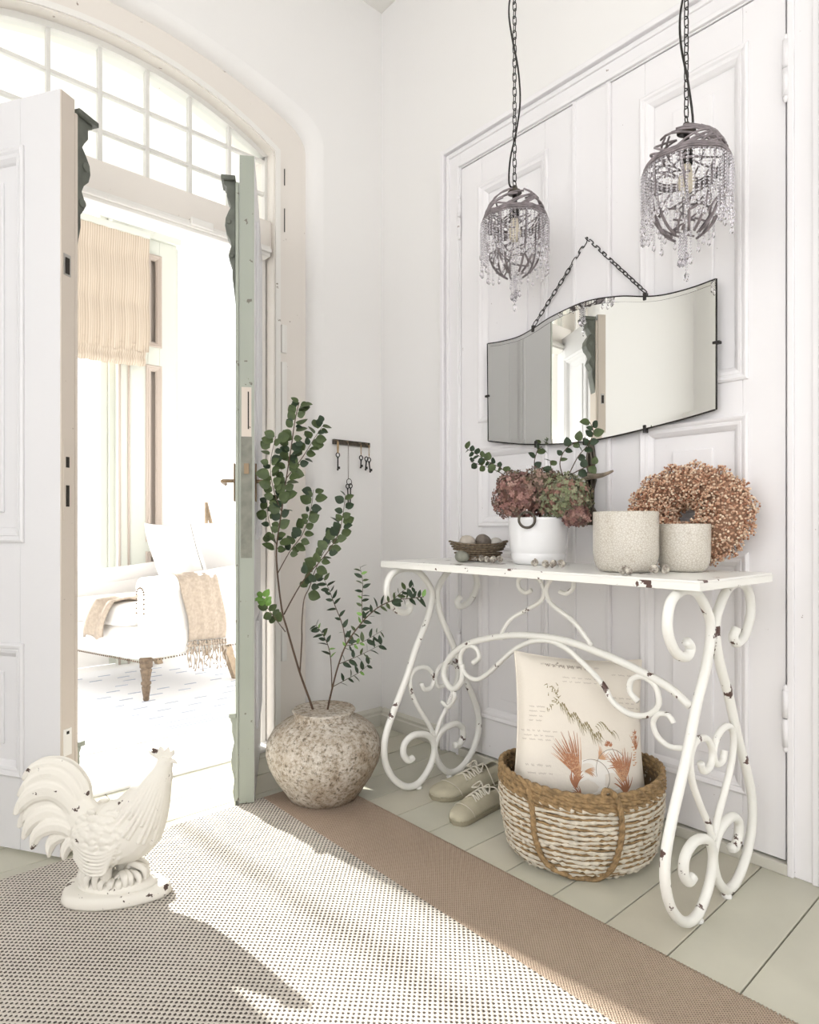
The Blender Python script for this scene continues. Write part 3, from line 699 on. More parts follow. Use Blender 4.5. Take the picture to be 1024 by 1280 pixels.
# leaning wooden frame behind the chair
pf_ = thing('wooden_easel', 'slim pale wooden easel leaning behind the white armchair', 'easel', (2.0, 4.35, 0))
for a, b in (((1.98, 4.43, 0), (2.02, 4.53, 1.12)), ((2.26, 4.43, 0), (2.02, 4.53, 1.12))):
    part('easel_leg', MB().tube([a, b], 0.016, 4), M['palewood'], pf_, world=True)
part('crossbar', MB().tube([(1.99, 4.46, 0.5), (2.17, 4.47, 0.5)], 0.012, 4), M['palewood'], pf_, world=True)

# ================================================================== HALL: RUG
rug = thing('runner_rug', 'large dotted woven rug with a tan border band', 'rug', (0.3, 0.5, 0))
XB = 1.075; RY1, RY0 = 1.955, -1.2
part('dotted_field', MB().b2((-1.2, RY0, 0), (XB, RY1, 0.009)), M['rug'], rug, 0.002, world=True, label='cream and dark brown dotted weave')
part('border_band', MB().b2((XB, RY0, 0), (1.322, RY1, 0.009)), M['rugband'], rug, 0.002, world=True, label='tan woven border band')
mb = MB(); rnd = random.Random(2)
for i in range(420):
    y = RY1 - 0.005 - i * 0.0075
    mb.tube([(1.320, y, 0.006), (1.325, y + 0.002, 0.008), (1.329, y + rnd.uniform(-.001, .001), 0.003)], 0.0022, 5)
part('overcast_edge', mb, M['rugband'], rug, world=True, stuff=True)

# ================================================================== POT AND PLANT
pc = Vector((1.2395, 1.829, 0.0095))
pot = thing('urn_pot', 'large round weathered stoneware urn with a narrow dark-rimmed mouth', 'plant pot', pc)
prof = [(0.0, 0.0), (0.105, 0.0), (0.118, 0.004), (0.135, 0.03), (0.165, 0.075), (0.188, 0.12), (0.197, 0.16), (0.192, 0.195), (0.172, 0.23), (0.14, 0.255), (0.112, 0.268), (0.102, 0.276), (0.104, 0.288), (0.108, 0.294), (0.104, 0.299), (0.094, 0.296), (0.09, 0.285), (0.092, 0.268), (0.10, 0.255), (0.10, 0.245), (0.0, 0.245)]
def dense(pr, k=3):
    return [(a[0] + (b[0] - a[0]) * j / k, a[1] + (b[1] - a[1]) * j / k) for a, b in zip(pr, pr[1:]) for j in range(k)] + [pr[-1]]
mb = MB().lathe(prof[:-5], 56)
mb.v = [p + Vector((p.x, p.y, 0)).normalized() * (0.0025 * noise.noise(p * 14) if p.z > 0.001 and abs(p.x) + abs(p.y) > 0.01 else 0) for p in mb.v]
part('urn_body', mb, M['pot'], pot)
part('dark_inner_wall', MB().lathe([(.094, .2955), (.090, .285), (.092, .262), (.097, .235)], 40), M['soil'], pot)
part('soil', MB().lathe([(0, 0.246), (0.05, 0.247), (0.095, 0.243)], 30), M['soil'], pot)
mb = MB(); rnd = random.Random(4)
for i in range(12):
    a = rnd.uniform(0, 6.28); r = rnd.uniform(0.02, 0.075); mb.ell((r * math.cos(a), r * math.sin(a), 0.250), (0.010, 0.009, 0.006), 8, 5)
part('pebbles', mb, M['soil'], pot, stuff=True)

plant = thing('leafy_branches', 'tall green leafy branches growing out of the stoneware urn', 'plant', (pc.x, pc.y, 0.27))
def leaf_mesh(name, L, Wd, mt, n=7):
    mb = MB(); vs = []; 
    for i in range(n + 1):
        t = i / n; wv = Wd * 0.5 * math.sin(PI * min(1, t * 1.0) ** 0.8) ** 0.75 if 0 < t < 1 else 0.0002
        zz = -0.12 * L * t * t
        vs += [(t * L, -wv, zz + 0.10 * wv * 2), (t * L, 0, zz), (t * L, wv, zz + 0.10 * wv * 2)]
    fs = []
    for i in range(n):
        a = 3 * i; fs += [(a, a + 3, a + 4, a + 1), (a + 1, a + 4, a + 5, a + 2)]
    mb.add(vs, fs, True); return mb.mesh(name, mt, False)
LM = [leaf_mesh('round_leaf', 0.041, 0.034, M['leaf']), leaf_mesh('round_leaf', 0.036, 0.030, M['leaf2']), leaf_mesh('round_leaf', 0.040, 0.030, M['leaf3'])]
LN = [leaf_mesh('narrow_leaf', 0.032, 0.014, M['leaf2']), leaf_mesh('narrow_leaf', 0.028, 0.012, M['leaf']), leaf_mesh('narrow_leaf', 0.024, 0.012, M['leaf3'])]
def add_leaf(parent, me, p, dirv, rnd, nm='leaf', sc=1.0, face=0.6):
    """leaf at p pointing along dirv; its face mostly turned up and towards the room"""
    x = Vector(dirv).normalized(); up = Vector((rnd.uniform(-1, 1), rnd.uniform(-1, 1), rnd.uniform(-0.2, 1))) + (-FWD) * face * 2
    z = (up - x * up.dot(x)); z = z.normalized() if z.length > .01 else x.orthogonal().normalized(); y = z.cross(x)
    o = bpy.data.objects.new(nm, me); COL.objects.link(o); o.parent = parent
    m4 = Matrix((x, y, z)).transposed().to_4x4(); m4 = Matrix.Translation(p - worldloc(parent)) @ m4 @ Matrix.Scale(sc, 4)
    o.matrix_local = m4; return o
rnd = random.Random(11)
dP = 2.19
def stem_pts(px, d0, d1): 
    n = len(px); return [at_d(x, y, d0 + (d1 - d0) * i / (n - 1)) for i, (x, y) in enumerate(px)]
stems = [
 # points, start depth, end depth, radius, leaf kind, first leafy fraction, leaf count
 ([(394, 897), (388, 877), (375, 841), (358.6, 785), (352.8, 764), (347, 717), (346, 682), (352, 640), (358, 598), (364, 560), (369, 525), (374, 503)], dP, 2.16, .0042, 'r', .52, 56),
 ([(355, 768), (368, 744), (382, 722), (405, 696), (422, 670), (428, 648), (432, 618)], 2.19, 2.12, .0026, 'r', .30, 26),
 ([(375, 841), (377.4, 800), (377.4, 781), (380, 750), (387, 734), (394, 713), (405, 690), (418, 672)], 2.19, 2.24, .0026, 'r', .5, 14),
 ([(357, 790), (344.6, 773.7), (333, 757), (329, 742)], 2.19, 2.18, .0018, 'l', .25, 12),
 ([(347, 717), (362, 690), (378, 668), (388, 640), (392, 612)], 2.18, 2.25, .0020, 'r', .2, 22),
 ([(352, 640), (342, 612), (338, 580), (345, 545)], 2.17, 2.12, .0018, 'r', .1, 24),
 ([(358, 598), (378, 572), (393, 548), (405, 530)], 2.17, 2.22, .0018, 'r', .12, 20),
 ([(346, 682), (336, 650), (334, 625)], 2.18, 2.20, .0016, 'r', .1, 10),
 ([(409, 890), (412, 875), (416, 858), (422, 835), (432.5, 806.5), (450, 781), (469, 762), (490, 751), (512, 748), (530, 746)], 2.19, 2.10, .0036, 'n', .42, 30),
 ([(432.5, 806), (428, 781), (417, 752.5), (411, 736), (404, 722)], 2.17, 2.2, .002, 'n', .1, 16),
 ([(453.6, 776), (452.4, 752), (453.6, 729), (450, 708)], 2.15, 2.17, .0016, 'n', .05, 15),
 ([(415, 860), (412.5, 816), (403, 792), (394, 781)], 2.19, 2.2, .002, 'n', .25, 14),
 ([(424, 830), (450, 819), (478, 805)], 2.18, 2.14, .0014, 'n', .1, 12),
 ([(417, 858), (433.6, 849), (450, 840), (462, 829)], 2.19, 2.2, .0014, 'n', .15, 10),
 ([(434, 807), (452, 803), (478, 788)], 2.17, 2.12, .0014, 'n', .1, 11),
 ([(490, 751), (505, 738), (518, 733)], 2.12, 2.10, .0012, 'n', .0, 10),
]
for px, d0, d1, r, kind, f0, cnt in stems:
    P = stem_pts(px, d0, d1); C_ = smooth_curve(P, 5)
    part('stem', MB().tube(C_, lambda t, r=r: r * (1 - 0.65 * t), 7), M['stem'], plant, world=True)
    for i in range(cnt):
        t = f0 + (1 - f0) * (i + rnd.random() * 0.6) / cnt; t = min(t, 0.999)
        k = t * (len(C_) - 1); a = int(k); p = C_[a].lerp(C_[min(a + 1, len(C_) - 1)], k - a)
        tg = (C_[min(a + 1, len(C_) - 1)] - C_[a]).normalized()
        side = tg.cross(FWD).normalized() * (1 if i % 2 else -1)
        dv = side * 1.0 + tg * rnd.uniform(0.1, 0.9) + FWD * rnd.uniform(-0.5, 0.5) + Vector((0, 0, rnd.uniform(-.25, .35)))
        if kind == 'n': add_leaf(plant, LN[0] if rnd.random() < .6 else (LN[1] if rnd.random() < .8 else LN[2]), p, dv, rnd, sc=rnd.uniform(.75, 1.25), face=.2)
        elif kind == 'l': add_leaf(plant, LM[2] if t > .6 else LM[0], p, dv, rnd, sc=rnd.uniform(.7, .95))
        else:
            q = p + dv.normalized() * rnd.uniform(0.0, 0.012)
            add_leaf(plant, LM[0] if rnd.random() < .65 else LM[1], q, dv, rnd, sc=rnd.uniform(.65, 1.15))

# ================================================================== KEY RACK
KY = YB
rk = thing('key_rack', 'short dark wooden hook rail holding old keys on the wall', 'key rack', at_y(439, 556, KY - 0.008))
a = at_y(416.5, 551.5, KY - .008); b = at_y(462, 557, KY - .008)
zr = (a.z + b.z) / 2
part('rail', MB().b2((a.x, KY - .014, zr - .011), (b.x, KY - 0.0005, zr + .011)), M['bronze'], rk, .002, world=True)
hooks = [at_y(x, 556, KY - .03).x for x in (422, 435, 451, 459)]
for hx in hooks:
    part('hook', MB().tube(smooth_curve([(hx, KY - .012, zr + .004), (hx, KY - .026, zr + .002), (hx, KY - .033, zr - .006), (hx, KY - .030, zr + .006)], 4), .0018, 6), M['brass'], rk, world=True)
def key_mb(top, ln, r=0.0031, tilt=0.0, bow=0.008):
    mb = MB(); t = Vector(top); dx = math.sin(tilt)
    mb.tube([t + Vector((bow * math.cos(k / 14 * 2 * PI), 0, -bow + bow * math.sin(k / 14 * 2 * PI))) for k in range(14)], r * .8, 6, closed=True)
    d = Vector((dx, 0, -math.cos(tilt))); s0 = t + Vector((0, 0, -2 * bow)); e = s0 + d * ln
    mb.tube([s0, e], r, 8); mb.ell(e, (r * 1.5, r * 1.5, r * 1.5), 8, 6)
    mb.box(e + Vector((0.006, 0, 0.008)), (0.011, 0.002, 0.011)); mb.box(s0 + d * .004, (.007, .005, .003))
    return mb
kg = 'old iron keys hanging from the rail'
def key(label, hx, zt, ln, tilt=0, string=0.0, smat=None, sw=0.0012, dy=0.0, bow=.0095):
    top = Vector((hx, KY - 0.0325 - dy, zt)); o = thing('old_key', label, 'key', top, group=kg)
    part('key_shaft', key_mb(top, ln, tilt=tilt, bow=bow), M['black'], o, world=True)
    if string:
        part('key_cord', MB().tube(smooth_curve([top + Vector((0, 0, -.002)), top + Vector((.0015, -.001, string * .5)), top + Vector((0, 0.0, string)), top + Vector((-.0015, .001, string * .5)), top + Vector((0, 0, -.002))], 4), sw, 6), smat, o, world=True)
cord = mat('tan_ribbon', (0.42, 0.29, 0.16), 0.8); cord2 = mat('grey_cord', (0.30, 0.26, 0.23), 0.8)
key('single iron key on a tan ribbon at the left end of the rail', hooks[0], zr - .052, .055, 0, .05, cord, .0035)
key('long iron key hanging lowest, left of the pair on the big ring', hooks[1] - .003, zr - .188, .09, .05, 0)
key('long iron key hanging lowest, right of the pair on the big ring', hooks[1] + .008, zr - .186, .085, -.02, 0, dy=.006)
rg = thing('key_ring', 'large iron ring on a long grey cord holding two long keys', 'key ring', (hooks[1], KY - .03, zr - .18))
part('ring', MB().tube([(hooks[1] + .004 + .016 * math.cos(k / 20 * 2 * PI), KY - .034 + .003 * math.cos(k / 20 * 2 * PI), zr - .178 + .014 * math.sin(k / 20 * 2 * PI)) for k in range(20)], .0017, 6, closed=True), M['black'], rg, world=True)
part('cord', MB().tube(smooth_curve([(hooks[1] - .001, KY - .033, zr - .164), (hooks[1] - .002, KY - .033, zr - .08), (hooks[1], KY - .033, zr), (hooks[1] + .002, KY - .033, zr - .08), (hooks[1] + .001, KY - .033, zr - .164)], 5), .0010, 6), cord2, rg, world=True)
key('short iron key on the third hook of the rail', hooks[2], zr - .055, .035, -.05, .05, cord, .0012)
key('short iron key on the right hook, tilted to the left', hooks[3] - .006, zr - .058, .040, -.12, .0)
key('short iron key on the right hook, tilted to the right', hooks[3] + .003, zr - .062, .045, .15, .06, cord, .0012, .008)

# ================================================================== CONSOLE TABLE
TR = math.radians(-1.56); TC = Vector((1.600, 1.165, 0)); TH = 0.815; LYo = 0.503
tb = thing('console_table', 'white chippy wrought iron scroll console table with flat metal top', 'table', TC, TR)
mb = MB()
TW, TL = 0.20, 0.565
part('table_top', MB().b2((-TW, -TL, TH - 0.006), (TW, TL, TH)), M['irontop'], tb, 0.002)
mb = MB()
for sx in (-1, 1): mb.b2((sx * TW, -TL, TH - 0.023), (sx * (TW - 0.004), TL, TH - 0.0055))
for sy in (-1, 1): mb.b2((-TW, sy * TL, TH - 0.023), (TW, sy * (TL - 0.004), TH - 0.0055))
part('top_apron', mb, M['iron'], tb, 0.0015)
def c460(pts):   # rows/columns read off the photo around the left end frame -> (x,z) in that frame's plane
    out = []
    for x, y in pts:
        p = at_y(460 + x * .2656, 660 + y * .2656, 1.65); out.append((p.x - 1.613, p.z))
    return out
front = c460([(205, 350), (222, 372), (205, 398), (160, 388), (125, 345), (112, 290), (130, 225), (185, 192), (250, 200), (300, 255), (322, 320), (300, 430), (250, 560), (200, 720), (140, 880), (105, 1000), (105, 1100), (140, 1180), (200, 1222), (260, 1205), (310, 1130), (332, 1050), (322, 1000), (290, 975), (235, 980), (195, 1020), (190, 1070), (212, 1098), (235, 1085)])
lyre = c460([(272, 735), (285, 762), (318, 752), (330, 705), (300, 662), (250, 665), (222, 710), (228, 780), (265, 860), (308, 930), (330, 985)])
link2 = c460([(333, 300), (352, 400), (390, 500), (425, 600), (440, 680), (430, 730)])
zmin = min(z for _, z in front); zoff = 0.0185 - zmin
def fit(poly): return [(x - 0.004, min((z + zoff * (1 - z / 0.8)), 0.79)) for x, z in poly]
front, lyre = fit(front), fit(lyre)
zmax = max(z for _, z in front); front = [(x, z * (TH - 0.018) / (zmax + 0.0100) if z > .5 else z) for x, z in front]
def bar(poly, y, r, sx=1, dy=0.0): return MB().tube([Vector((sx * x, y + dy, z)) for x, z in [(p.x, p.y) for p in smooth_curve([(a, b, 0) for a, b in poly], 6)]], r, 12, up=(0, 1, 0))
for y in (-LYo, LYo):
    for sx in (1, -1):
        lg = part('leg', bar(front, y, 0.0118, sx, 0.0), M['iron'], tb)
        fx = min(front, key=lambda q: q[1])[0]
        part('foot', MB().lathe([(0.012, 0.0), (0.013, 0.003), (0.010, 0.008), (0.006, 0.012)], 14, (sx * fx, y, 0)), M['irontop'], lg)
        part('inner_scroll', bar(lyre, y, 0.0083, sx), M['iron'], tb)
    x0_ = -0.002
    part('collar', MB().b2((-0.016, y - .008, lyre[-1][1] - .02), (0.016, y + .008, lyre[-1][1] + .0)), M['iron'], tb, .002)
    part('collar', MB().b2((-0.014, y - .008, .655), (0.014, y + .008, .672)), M['iron'], tb, .002)
# arched stretcher in the middle plane
def SP(pts, k=5):
    R = Matrix.Rotation(-TR, 3, 'Z'); out = []
    for x, y in pts:
        p = R @ (at_x(x, y, 1.600) - TC); out.append(Vector((0, p.y, p.z)))
    return smooth_curve(out, k)
def sbar(pts, r): return MB().tube(SP(pts), r, 10, up=(1, 0, 0))
part('arched_stretcher', sbar([(575, 830), (575, 851), (563, 862), (552, 846), (557, 826), (577, 808), (610, 798), (650, 794), (700, 799), (750, 815), (800, 837), (840, 859), (866, 882)], .0108), M['iron'], tb)
part('wave_scroll', sbar([(589, 829), (597, 822), (593, 811), (582, 808), (574, 818), (574, 833), (582, 845), (594, 850), (609, 842), (626, 826), (644, 811), (665, 802), (687, 801), (708, 810), (730, 829), (755, 855), (768, 877), (790, 892), (812, 893), (826, 880), (822, 857), (806, 845), (791, 850), (790, 865), (800, 876)], .0080), M['iron'], tb)
part('end_scroll', sbar([(858, 934), (840, 932), (825, 920), (819, 903), (826, 892), (838, 893), (845, 903)], .0072), M['iron'], tb)
part('end_scroll', sbar([(549, 878), (558, 884), (566, 872), (563, 862)], .0072), M['iron'], tb)
part('hanger_scroll', sbar([(664, 738), (656, 741), (648, 734), (648, 724), (658, 719), (671, 722), (680, 737), (676, 751), (657, 763), (638, 774), (627, 790), (626, 800)], .0068), M['iron'], tb)
part('hanger_scroll', sbar([(700, 739), (708, 742), (717, 735), (716, 724), (706, 719), (692, 721), (683, 737), (688, 753), (704, 766), (721, 780), (741, 807)], .0068), M['iron'], tb)
ztie = 0.33
# ================================================================== THINGS ON THE TABLE
def on_table(px, X): 
    r = ray(px, 700); s = X / r.x; return Vector((X, r.y * s, TH))
def mat_ceramic(): return mat('glazed_white_ceramic', (0.84, 0.84, 0.845), 0.16, bump=0.02, bscale=20)
pp = on_table(673, 1.655)
wp = thing('ceramic_planter', 'white glazed ceramic pot with a grooved base and twisted ring handle', 'pot', pp)
part('pot_body', MB().lathe([(0.0, 0), (0.068, 0), (0.078, 0.004), (0.084, 0.016), (0.0865, 0.030), (0.0855, 0.034), (0.0855, 0.037), (0.088, 0.041), (0.0905, 0.06), (0.0925, 0.10), (0.0935, 0.135), (0.0955, 0.142), (0.095, 0.148), (0.091, 0.148), (0.088, 0.140), (0.086, 0.06), (0.078, 0.012), (0.0, 0.01)], 48), mat_ceramic(), wp)
# ring handle towards the viewer
hd = (-pp.xy).normalized(); hd = Vector((hd.x, hd.y, 0)); hs = Vector((-hd.y, hd.x, 0))
hc = hd * 0.102 + Vector((0, 0, 0.140)) - hs * 0.034
part('ring_handle', MB().tube([hc + hs * (0.024 * math.cos(k / 24 * 2 * PI)) + Vector((0, 0, .024 * math.sin(k / 24 * 2 * PI))) + hd * (0.002 * math.sin(k * 3)) for k in range(24)], .0042, 8, closed=True), M['bronze'], wp)
part('handle_lug', MB().b2((hc + hd * -0.014 + Vector((-.006, -.006, .018))), (hc + hd * 0.0 + Vector((.006, .006, .032)))), mat_ceramic(), wp, .003)

# hydrangea bouquet
fl = thing('hydrangea_bouquet', 'dried dusky pink and green hydrangea heads in the white ceramic pot', 'flowers', pp + Vector((0, 0, .15)))
rnd = random.Random(21)
PK = island('petals_pink', [(0.20, 0.10, 0.09), (0.30, 0.15, 0.13), (0.36, 0.20, 0.17), (0.15, 0.08, 0.07), (0.40, 0.25, 0.21), (0.24, 0.13, 0.10), (0.17, 0.12, 0.09)], .8)
PD = island('petals_brown', [(0.16, 0.11, 0.08), (0.24, 0.17, 0.13), (0.11, 0.08, 0.06), (0.30, 0.20, 0.16), (0.18, 0.15, 0.09)], .8)
PG = island('petals_green', [(0.19, 0.21, 0.11), (0.27, 0.29, 0.17), (0.14, 0.15, 0.09), (0.32, 0.30, 0.20), (0.30, 0.17, 0.13), (0.22, 0.23, 0.13)], .8)
def flower_head(name, c, r, m, n, lbl):
    mb = MB(); c = Vector(c)
    mb.ell(c, (r[0] * .82, r[1] * .82, r[2] * .82), 14, 10)
    for i in range(n):
        z = 1 - 1.75 * (i + .5) / n; ph = i * 2.399963 + rnd.uniform(-.1, .1); rr = math.sqrt(max(0, 1 - z * z))
        nrm = Vector((rr * math.cos(ph), rr * math.sin(ph), z)); k = rnd.uniform(.86, 1.08)
        p = c + Vector((nrm.x * r[0], nrm.y * r[1], nrm.z * r[2])) * k
        nn = (nrm + Vector((rnd.uniform(-.5, .5), rnd.uniform(-.5, .5), rnd.uniform(-.5, .5)))).normalized()
        a = nn.orthogonal().normalized(); b = nn.cross(a); a0 = rnd.uniform(0, 1.57); s = rnd.uniform(.007, .0105)
        vs = [p + nn * .001]
        for q in range(4):
            t = a0 + q * PI / 2
            for dt, l, h in ((-.62, .72, .12), (-.3, 1.05, .35), (.3, 1.05, .35), (.62, .72, .12)):
                vs.append(p + (a * math.cos(t + dt) + b * math.sin(t + dt)) * s * l + nn * (s * h * rnd.uniform(.2, 1.3)))
        fs = [(0, 1 + 4 * q, 2 + 4 * q, 3 + 4 * q, 4 + 4 * q) for q in range(4)]
        mb.add(vs, fs, False)
    return part(name, mb, m, fl, stuff=True, label=lbl, world=True, fix=False)
def fp(px, py, X): return at_x(px, py + 6, X)
flower_head('flower_head', fp(650, 617, 1.63), (.086, .084, .078), PK, 520, 'dusky pink hydrangea head')
flower_head('flower_head', fp(676, 606, 1.67), (.074, .078, .070), PD, 360, 'brownish hydrangea head')
flower_head('flower_head', fp(706, 617, 1.68), (.084, .080, .076), PG, 480, 'greenish hydrangea head')
flower_head('flower_head', fp(644, 600, 1.70), (.060, .055, .045), PD, 160, 'dark hydrangea head behind')
flower_head('flower_head', fp(720, 640, 1.66), (.038, .038, .035), PK, 110, 'small rust hydrangea cluster')
for (q0, q1) in (((650, 617), (668, 690)), ((676, 606), (672, 690)), ((706, 617), (678, 690))):
    part('flower_stalk', MB().tube([fp(*q0, 1.66), fp(*q1, 1.66)], .003, 6), M['stem'], fl, world=True)
sprigs = [([(648, 620), (632, 590), (612, 578), (596, 568), (582, 560)], 15), ([(640, 600), (620, 588), (603, 582), (588, 577)], 7), ([(672, 600), (668, 580), (672, 563), (678, 558)], 5),
          ([(706, 600), (700, 580), (706, 563), (720, 553), (735, 548)], 7), ([(708, 600), (722, 572), (735, 556), (742, 540), (737, 527)], 10), ([(700, 610), (690, 588), (688, 575)], 4), ([(716, 592), (730, 585), (745, 580)], 4)]
for px, cnt in sprigs:
    C_ = smooth_curve([at_x(x, y, 1.665) for x, y in px], 5)
    st = part('sprig_stem', MB().tube(C_, lambda t: .0018 * (1 - .5 * t), 6), M['stem'], fl, world=True)
    for i in range(cnt):
        t = .25 + .75 * (i + .5) / cnt; k = t * (len(C_) - 1); a = int(k); p = C_[a]; tg = (C_[min(a + 1, len(C_) - 1)] - C_[max(a - 1, 0)]).normalized()
        dv = tg.cross(FWD).normalized() * (1 if i % 2 else -1) + tg * .6 + FWD * rnd.uniform(-.4, .4)
        add_leaf(fl, LM[0] if rnd.random() < .4 else LM[1], p, dv, rnd, sc=rnd.uniform(.55, .85))

# crackle glass holders
def mat_crackle(name, base, crack):
    m = mat(name, base, 0.18); nt = m.node_tree; N = nt.nodes; L = nt.links; b = N['Principled BSDF']
    tc = N.new('ShaderNodeTexCoord'); v = N.new('ShaderNodeTexVoronoi'); v.feature = 'DISTANCE_TO_EDGE'; v.inputs['Scale'].default_value = 170
    L.new(tc.outputs['Object'], v.inputs['Vector']); r = N.new('ShaderNodeValToRGB'); r.color_ramp.elements[0].color = (*crack, 1); r.color_ramp.elements[1].color = (*base, 1)
    r.color_ramp.elements[0].position = .01; r.color_ramp.elements[1].position = .14
    L.new(v.outputs['Distance'], r.inputs[0]); L.new(r.outputs[0], b.inputs['Base Color'])
    bp = N.new('ShaderNodeBump'); bp.inputs['Strength'].default_value = .35; bp.inputs['Distance'].default_value = .002
    L.new(v.outputs['Distance'], bp.inputs['Height']); L.new(bp.outputs[0], b.inputs['Normal']); b.inputs['Transmission Weight'].default_value = 0.25; return m
cg = mat_crackle('crackle_glass', (0.80, 0.76, 0.68), (0.60, 0.54, 0.45))
def holder(name, label, p, r, h):
    o = thing(name, label, 'candle holder', p, group='crackle glass candle holders')
    part('glass_cup', MB().lathe([(0, 0), (r * .62, 0), (r * .78, .003), (r * .9, .012), (r * .97, .03), (r, .05), (r, h - .003), (r - .001, h), (r - .004, h), (r - .005, h - .004), (r - .005, .05), (r * .9 - .004, .018), (0, .010)], 40), cg, o)
    part('candle_wax', MB().lathe([(0, .011), (r * .72, .011), (r * .74, .04), (0, .042)], 24), M['linen'], o)
p1 = on_table(782, 1.54); holder('candle_holder', 'taller cream crackle glass candle holder in front of the wreath', p1, .083, .158)
p2 = on_table(855, 1.665); holder('candle_holder', 'shorter cream crackle glass candle holder at the right end', p2, .066, .126)

# berry wreath
wr = thing('berry_wreath', 'round wreath of tiny dried pinkish brown berries leaning on the closet doors', 'wreath', (1.80, .83, TH))
BR = island('berries', [(0.52, 0.30, 0.19), (0.66, 0.43, 0.29), (0.76, 0.56, 0.41), (0.36, 0.17, 0.10), (0.60, 0.36, 0.24), (0.82, 0.66, 0.50)], .7)
wc = Vector((1.795, .820, TH + .150)); rnd = random.Random(31)
MW = Matrix.Translation(wc) @ Matrix.Rotation(math.radians(14), 4, 'Y')    # leans back on the door
RM, rm = .099, .060
def tor(a, b, r): return MW @ Vector((r * math.sin(b) * 1.0, (RM + r * math.cos(b)) * math.cos(a) * 1.08, (RM + r * math.cos(b)) * math.sin(a) * .92))
mb = MB().grid(lambda u, v: tor(2 * PI * u, 2 * PI * v, rm * .82), 40, 16, True, True); part('wreath_base', mb, mat('wreath_core', (.34, .20, .13), .9), wr, world=True)
mb = MB(); mb2 = MB()
ico = [Vector(v).normalized() for v in ((0, 0, 1), (.894, 0, .447), (.276, .851, .447), (-.724, .526, .447), (-.724, -.526, .447), (.276, -.851, .447), (.724, .526, -.447), (-.276, .851, -.447), (-.894, 0, -.447), (-.276, -.851, -.447), (.724, -.526, -.447), (0, 0, -1))]
icf = [(0, 1, 2), (0, 2, 3), (0, 3, 4), (0, 4, 5), (0, 5, 1), (1, 6, 2), (2, 7, 3), (3, 8, 4), (4, 9, 5), (5, 10, 1), (6, 7, 2), (7, 8, 3), (8, 9, 4), (9, 10, 5), (10, 6, 1), (11, 7, 6), (11, 8, 7), (11, 9, 8), (11, 10, 9), (11, 6, 10)]
for i in range(8000):
    a = rnd.uniform(0, 2 * PI); b = rnd.uniform(0, 2 * PI); rr = rm * rnd.uniform(.84, 1.18) + .006 * math.sin(a * 13 + b * 4)
    p = tor(a, b, rr); s = rnd.uniform(.0026, .0040)
    if p.z < TH + .004 or p.x > FX - .012: continue
    mb.add([p + v * s for v in ico], icf, True)
    if i % 5 == 0: mb2.tube([tor(a, b, rm * .7), p], .0006, 3, cap=False)
part('berries', mb, BR, wr, world=True, stuff=True, fix=False); part('berry_stalks', mb2, M['stem'], wr, world=True, stuff=True, fix=False)

# woven tray of stone eggs
bp_ = on_table(598, 1.64)
tr_ = thing('woven_bowl', 'small oval woven twig bowl of stone eggs beside the white pot', 'bowl', bp_)
TW_ = mat('twig_weave', (0.21, 0.155, 0.10), .8, var=.6, vscale=120, bump=.4, bscale=150)
dirt = Vector((RGT.x, RGT.y, 0)); dirn = Vector((FWD.x, FWD.y, 0))
def oval(a, rx, ry, z): return dirt * (rx * math.cos(a)) + dirn * (ry * math.sin(a)) + Vector((0, 0, z))
for k in range(8):
    t = k / 7; rx = .064 + .034 * t; ry = .045 + .022 * t; z = .007 + .052 * t
    part('weave_coil', MB().tube([oval(2 * PI * i / 56, rx + .0022 * (-1) ** (i + k), ry + .0022 * (-1) ** (i + k), z + (.010 * abs(math.cos(2 * PI * i / 56)) ** 3 if k > 3 else 0) * t) for i in range(56)], .0034, 6, closed=True), TW_, tr_)
mb = MB().add([oval(2 * PI * i / 30, .064, .045, .006) for i in range(30)] + [Vector((0, 0, .005))], [(i, (i + 1) % 30, 30) for i in range(30)]); part('bowl_base', mb, TW_, tr_)
def egg(label, off, z, r, m, rot=0):
    p = bp_ + dirt * off[0] + dirn * off[1] + Vector((0, 0, z)); o = part('stone_egg', MB().ell((0, 0, 0), (r * 1.28, r, r), 18, 12, f=lambda q: Vector((q.x, q.y * (1 - .12 * q.x), q.z * (1 - .12 * q.x)))), m)
    o.location = p; o.rotation_euler = (0, rot, AX - PI / 2 + rot); return tag(o, label, 'stone egg', 'stone eggs in and beside the twig bowl')
E1 = mat('beige_stone', (.56, .50, .43), .6, var=.15, vscale=40); E2 = mat('brown_stone', (.20, .165, .135), .55, var=.3, vscale=60); E3 = mat('pale_stone', (.62, .59, .54), .6, var=.1, vscale=50); E4 = mat('green_stone', (.27, .27, .22), .5, var=.4, vscale=25)
egg('beige stone egg at the left of the twig bowl', (-.038, -.01, 0), .068, .022, E1)
egg('dark brown stone egg in the middle of the twig bowl', (.018, -.005, 0), .070, .023, E2, .3)
egg('pale stone egg at the right of the twig bowl', (.062, .005, 0), .064, .018, E3)
egg('grey-green stone egg on the table in front of the bowl', (-.062, -.072, 0), .0195, .0195, E4, .1)
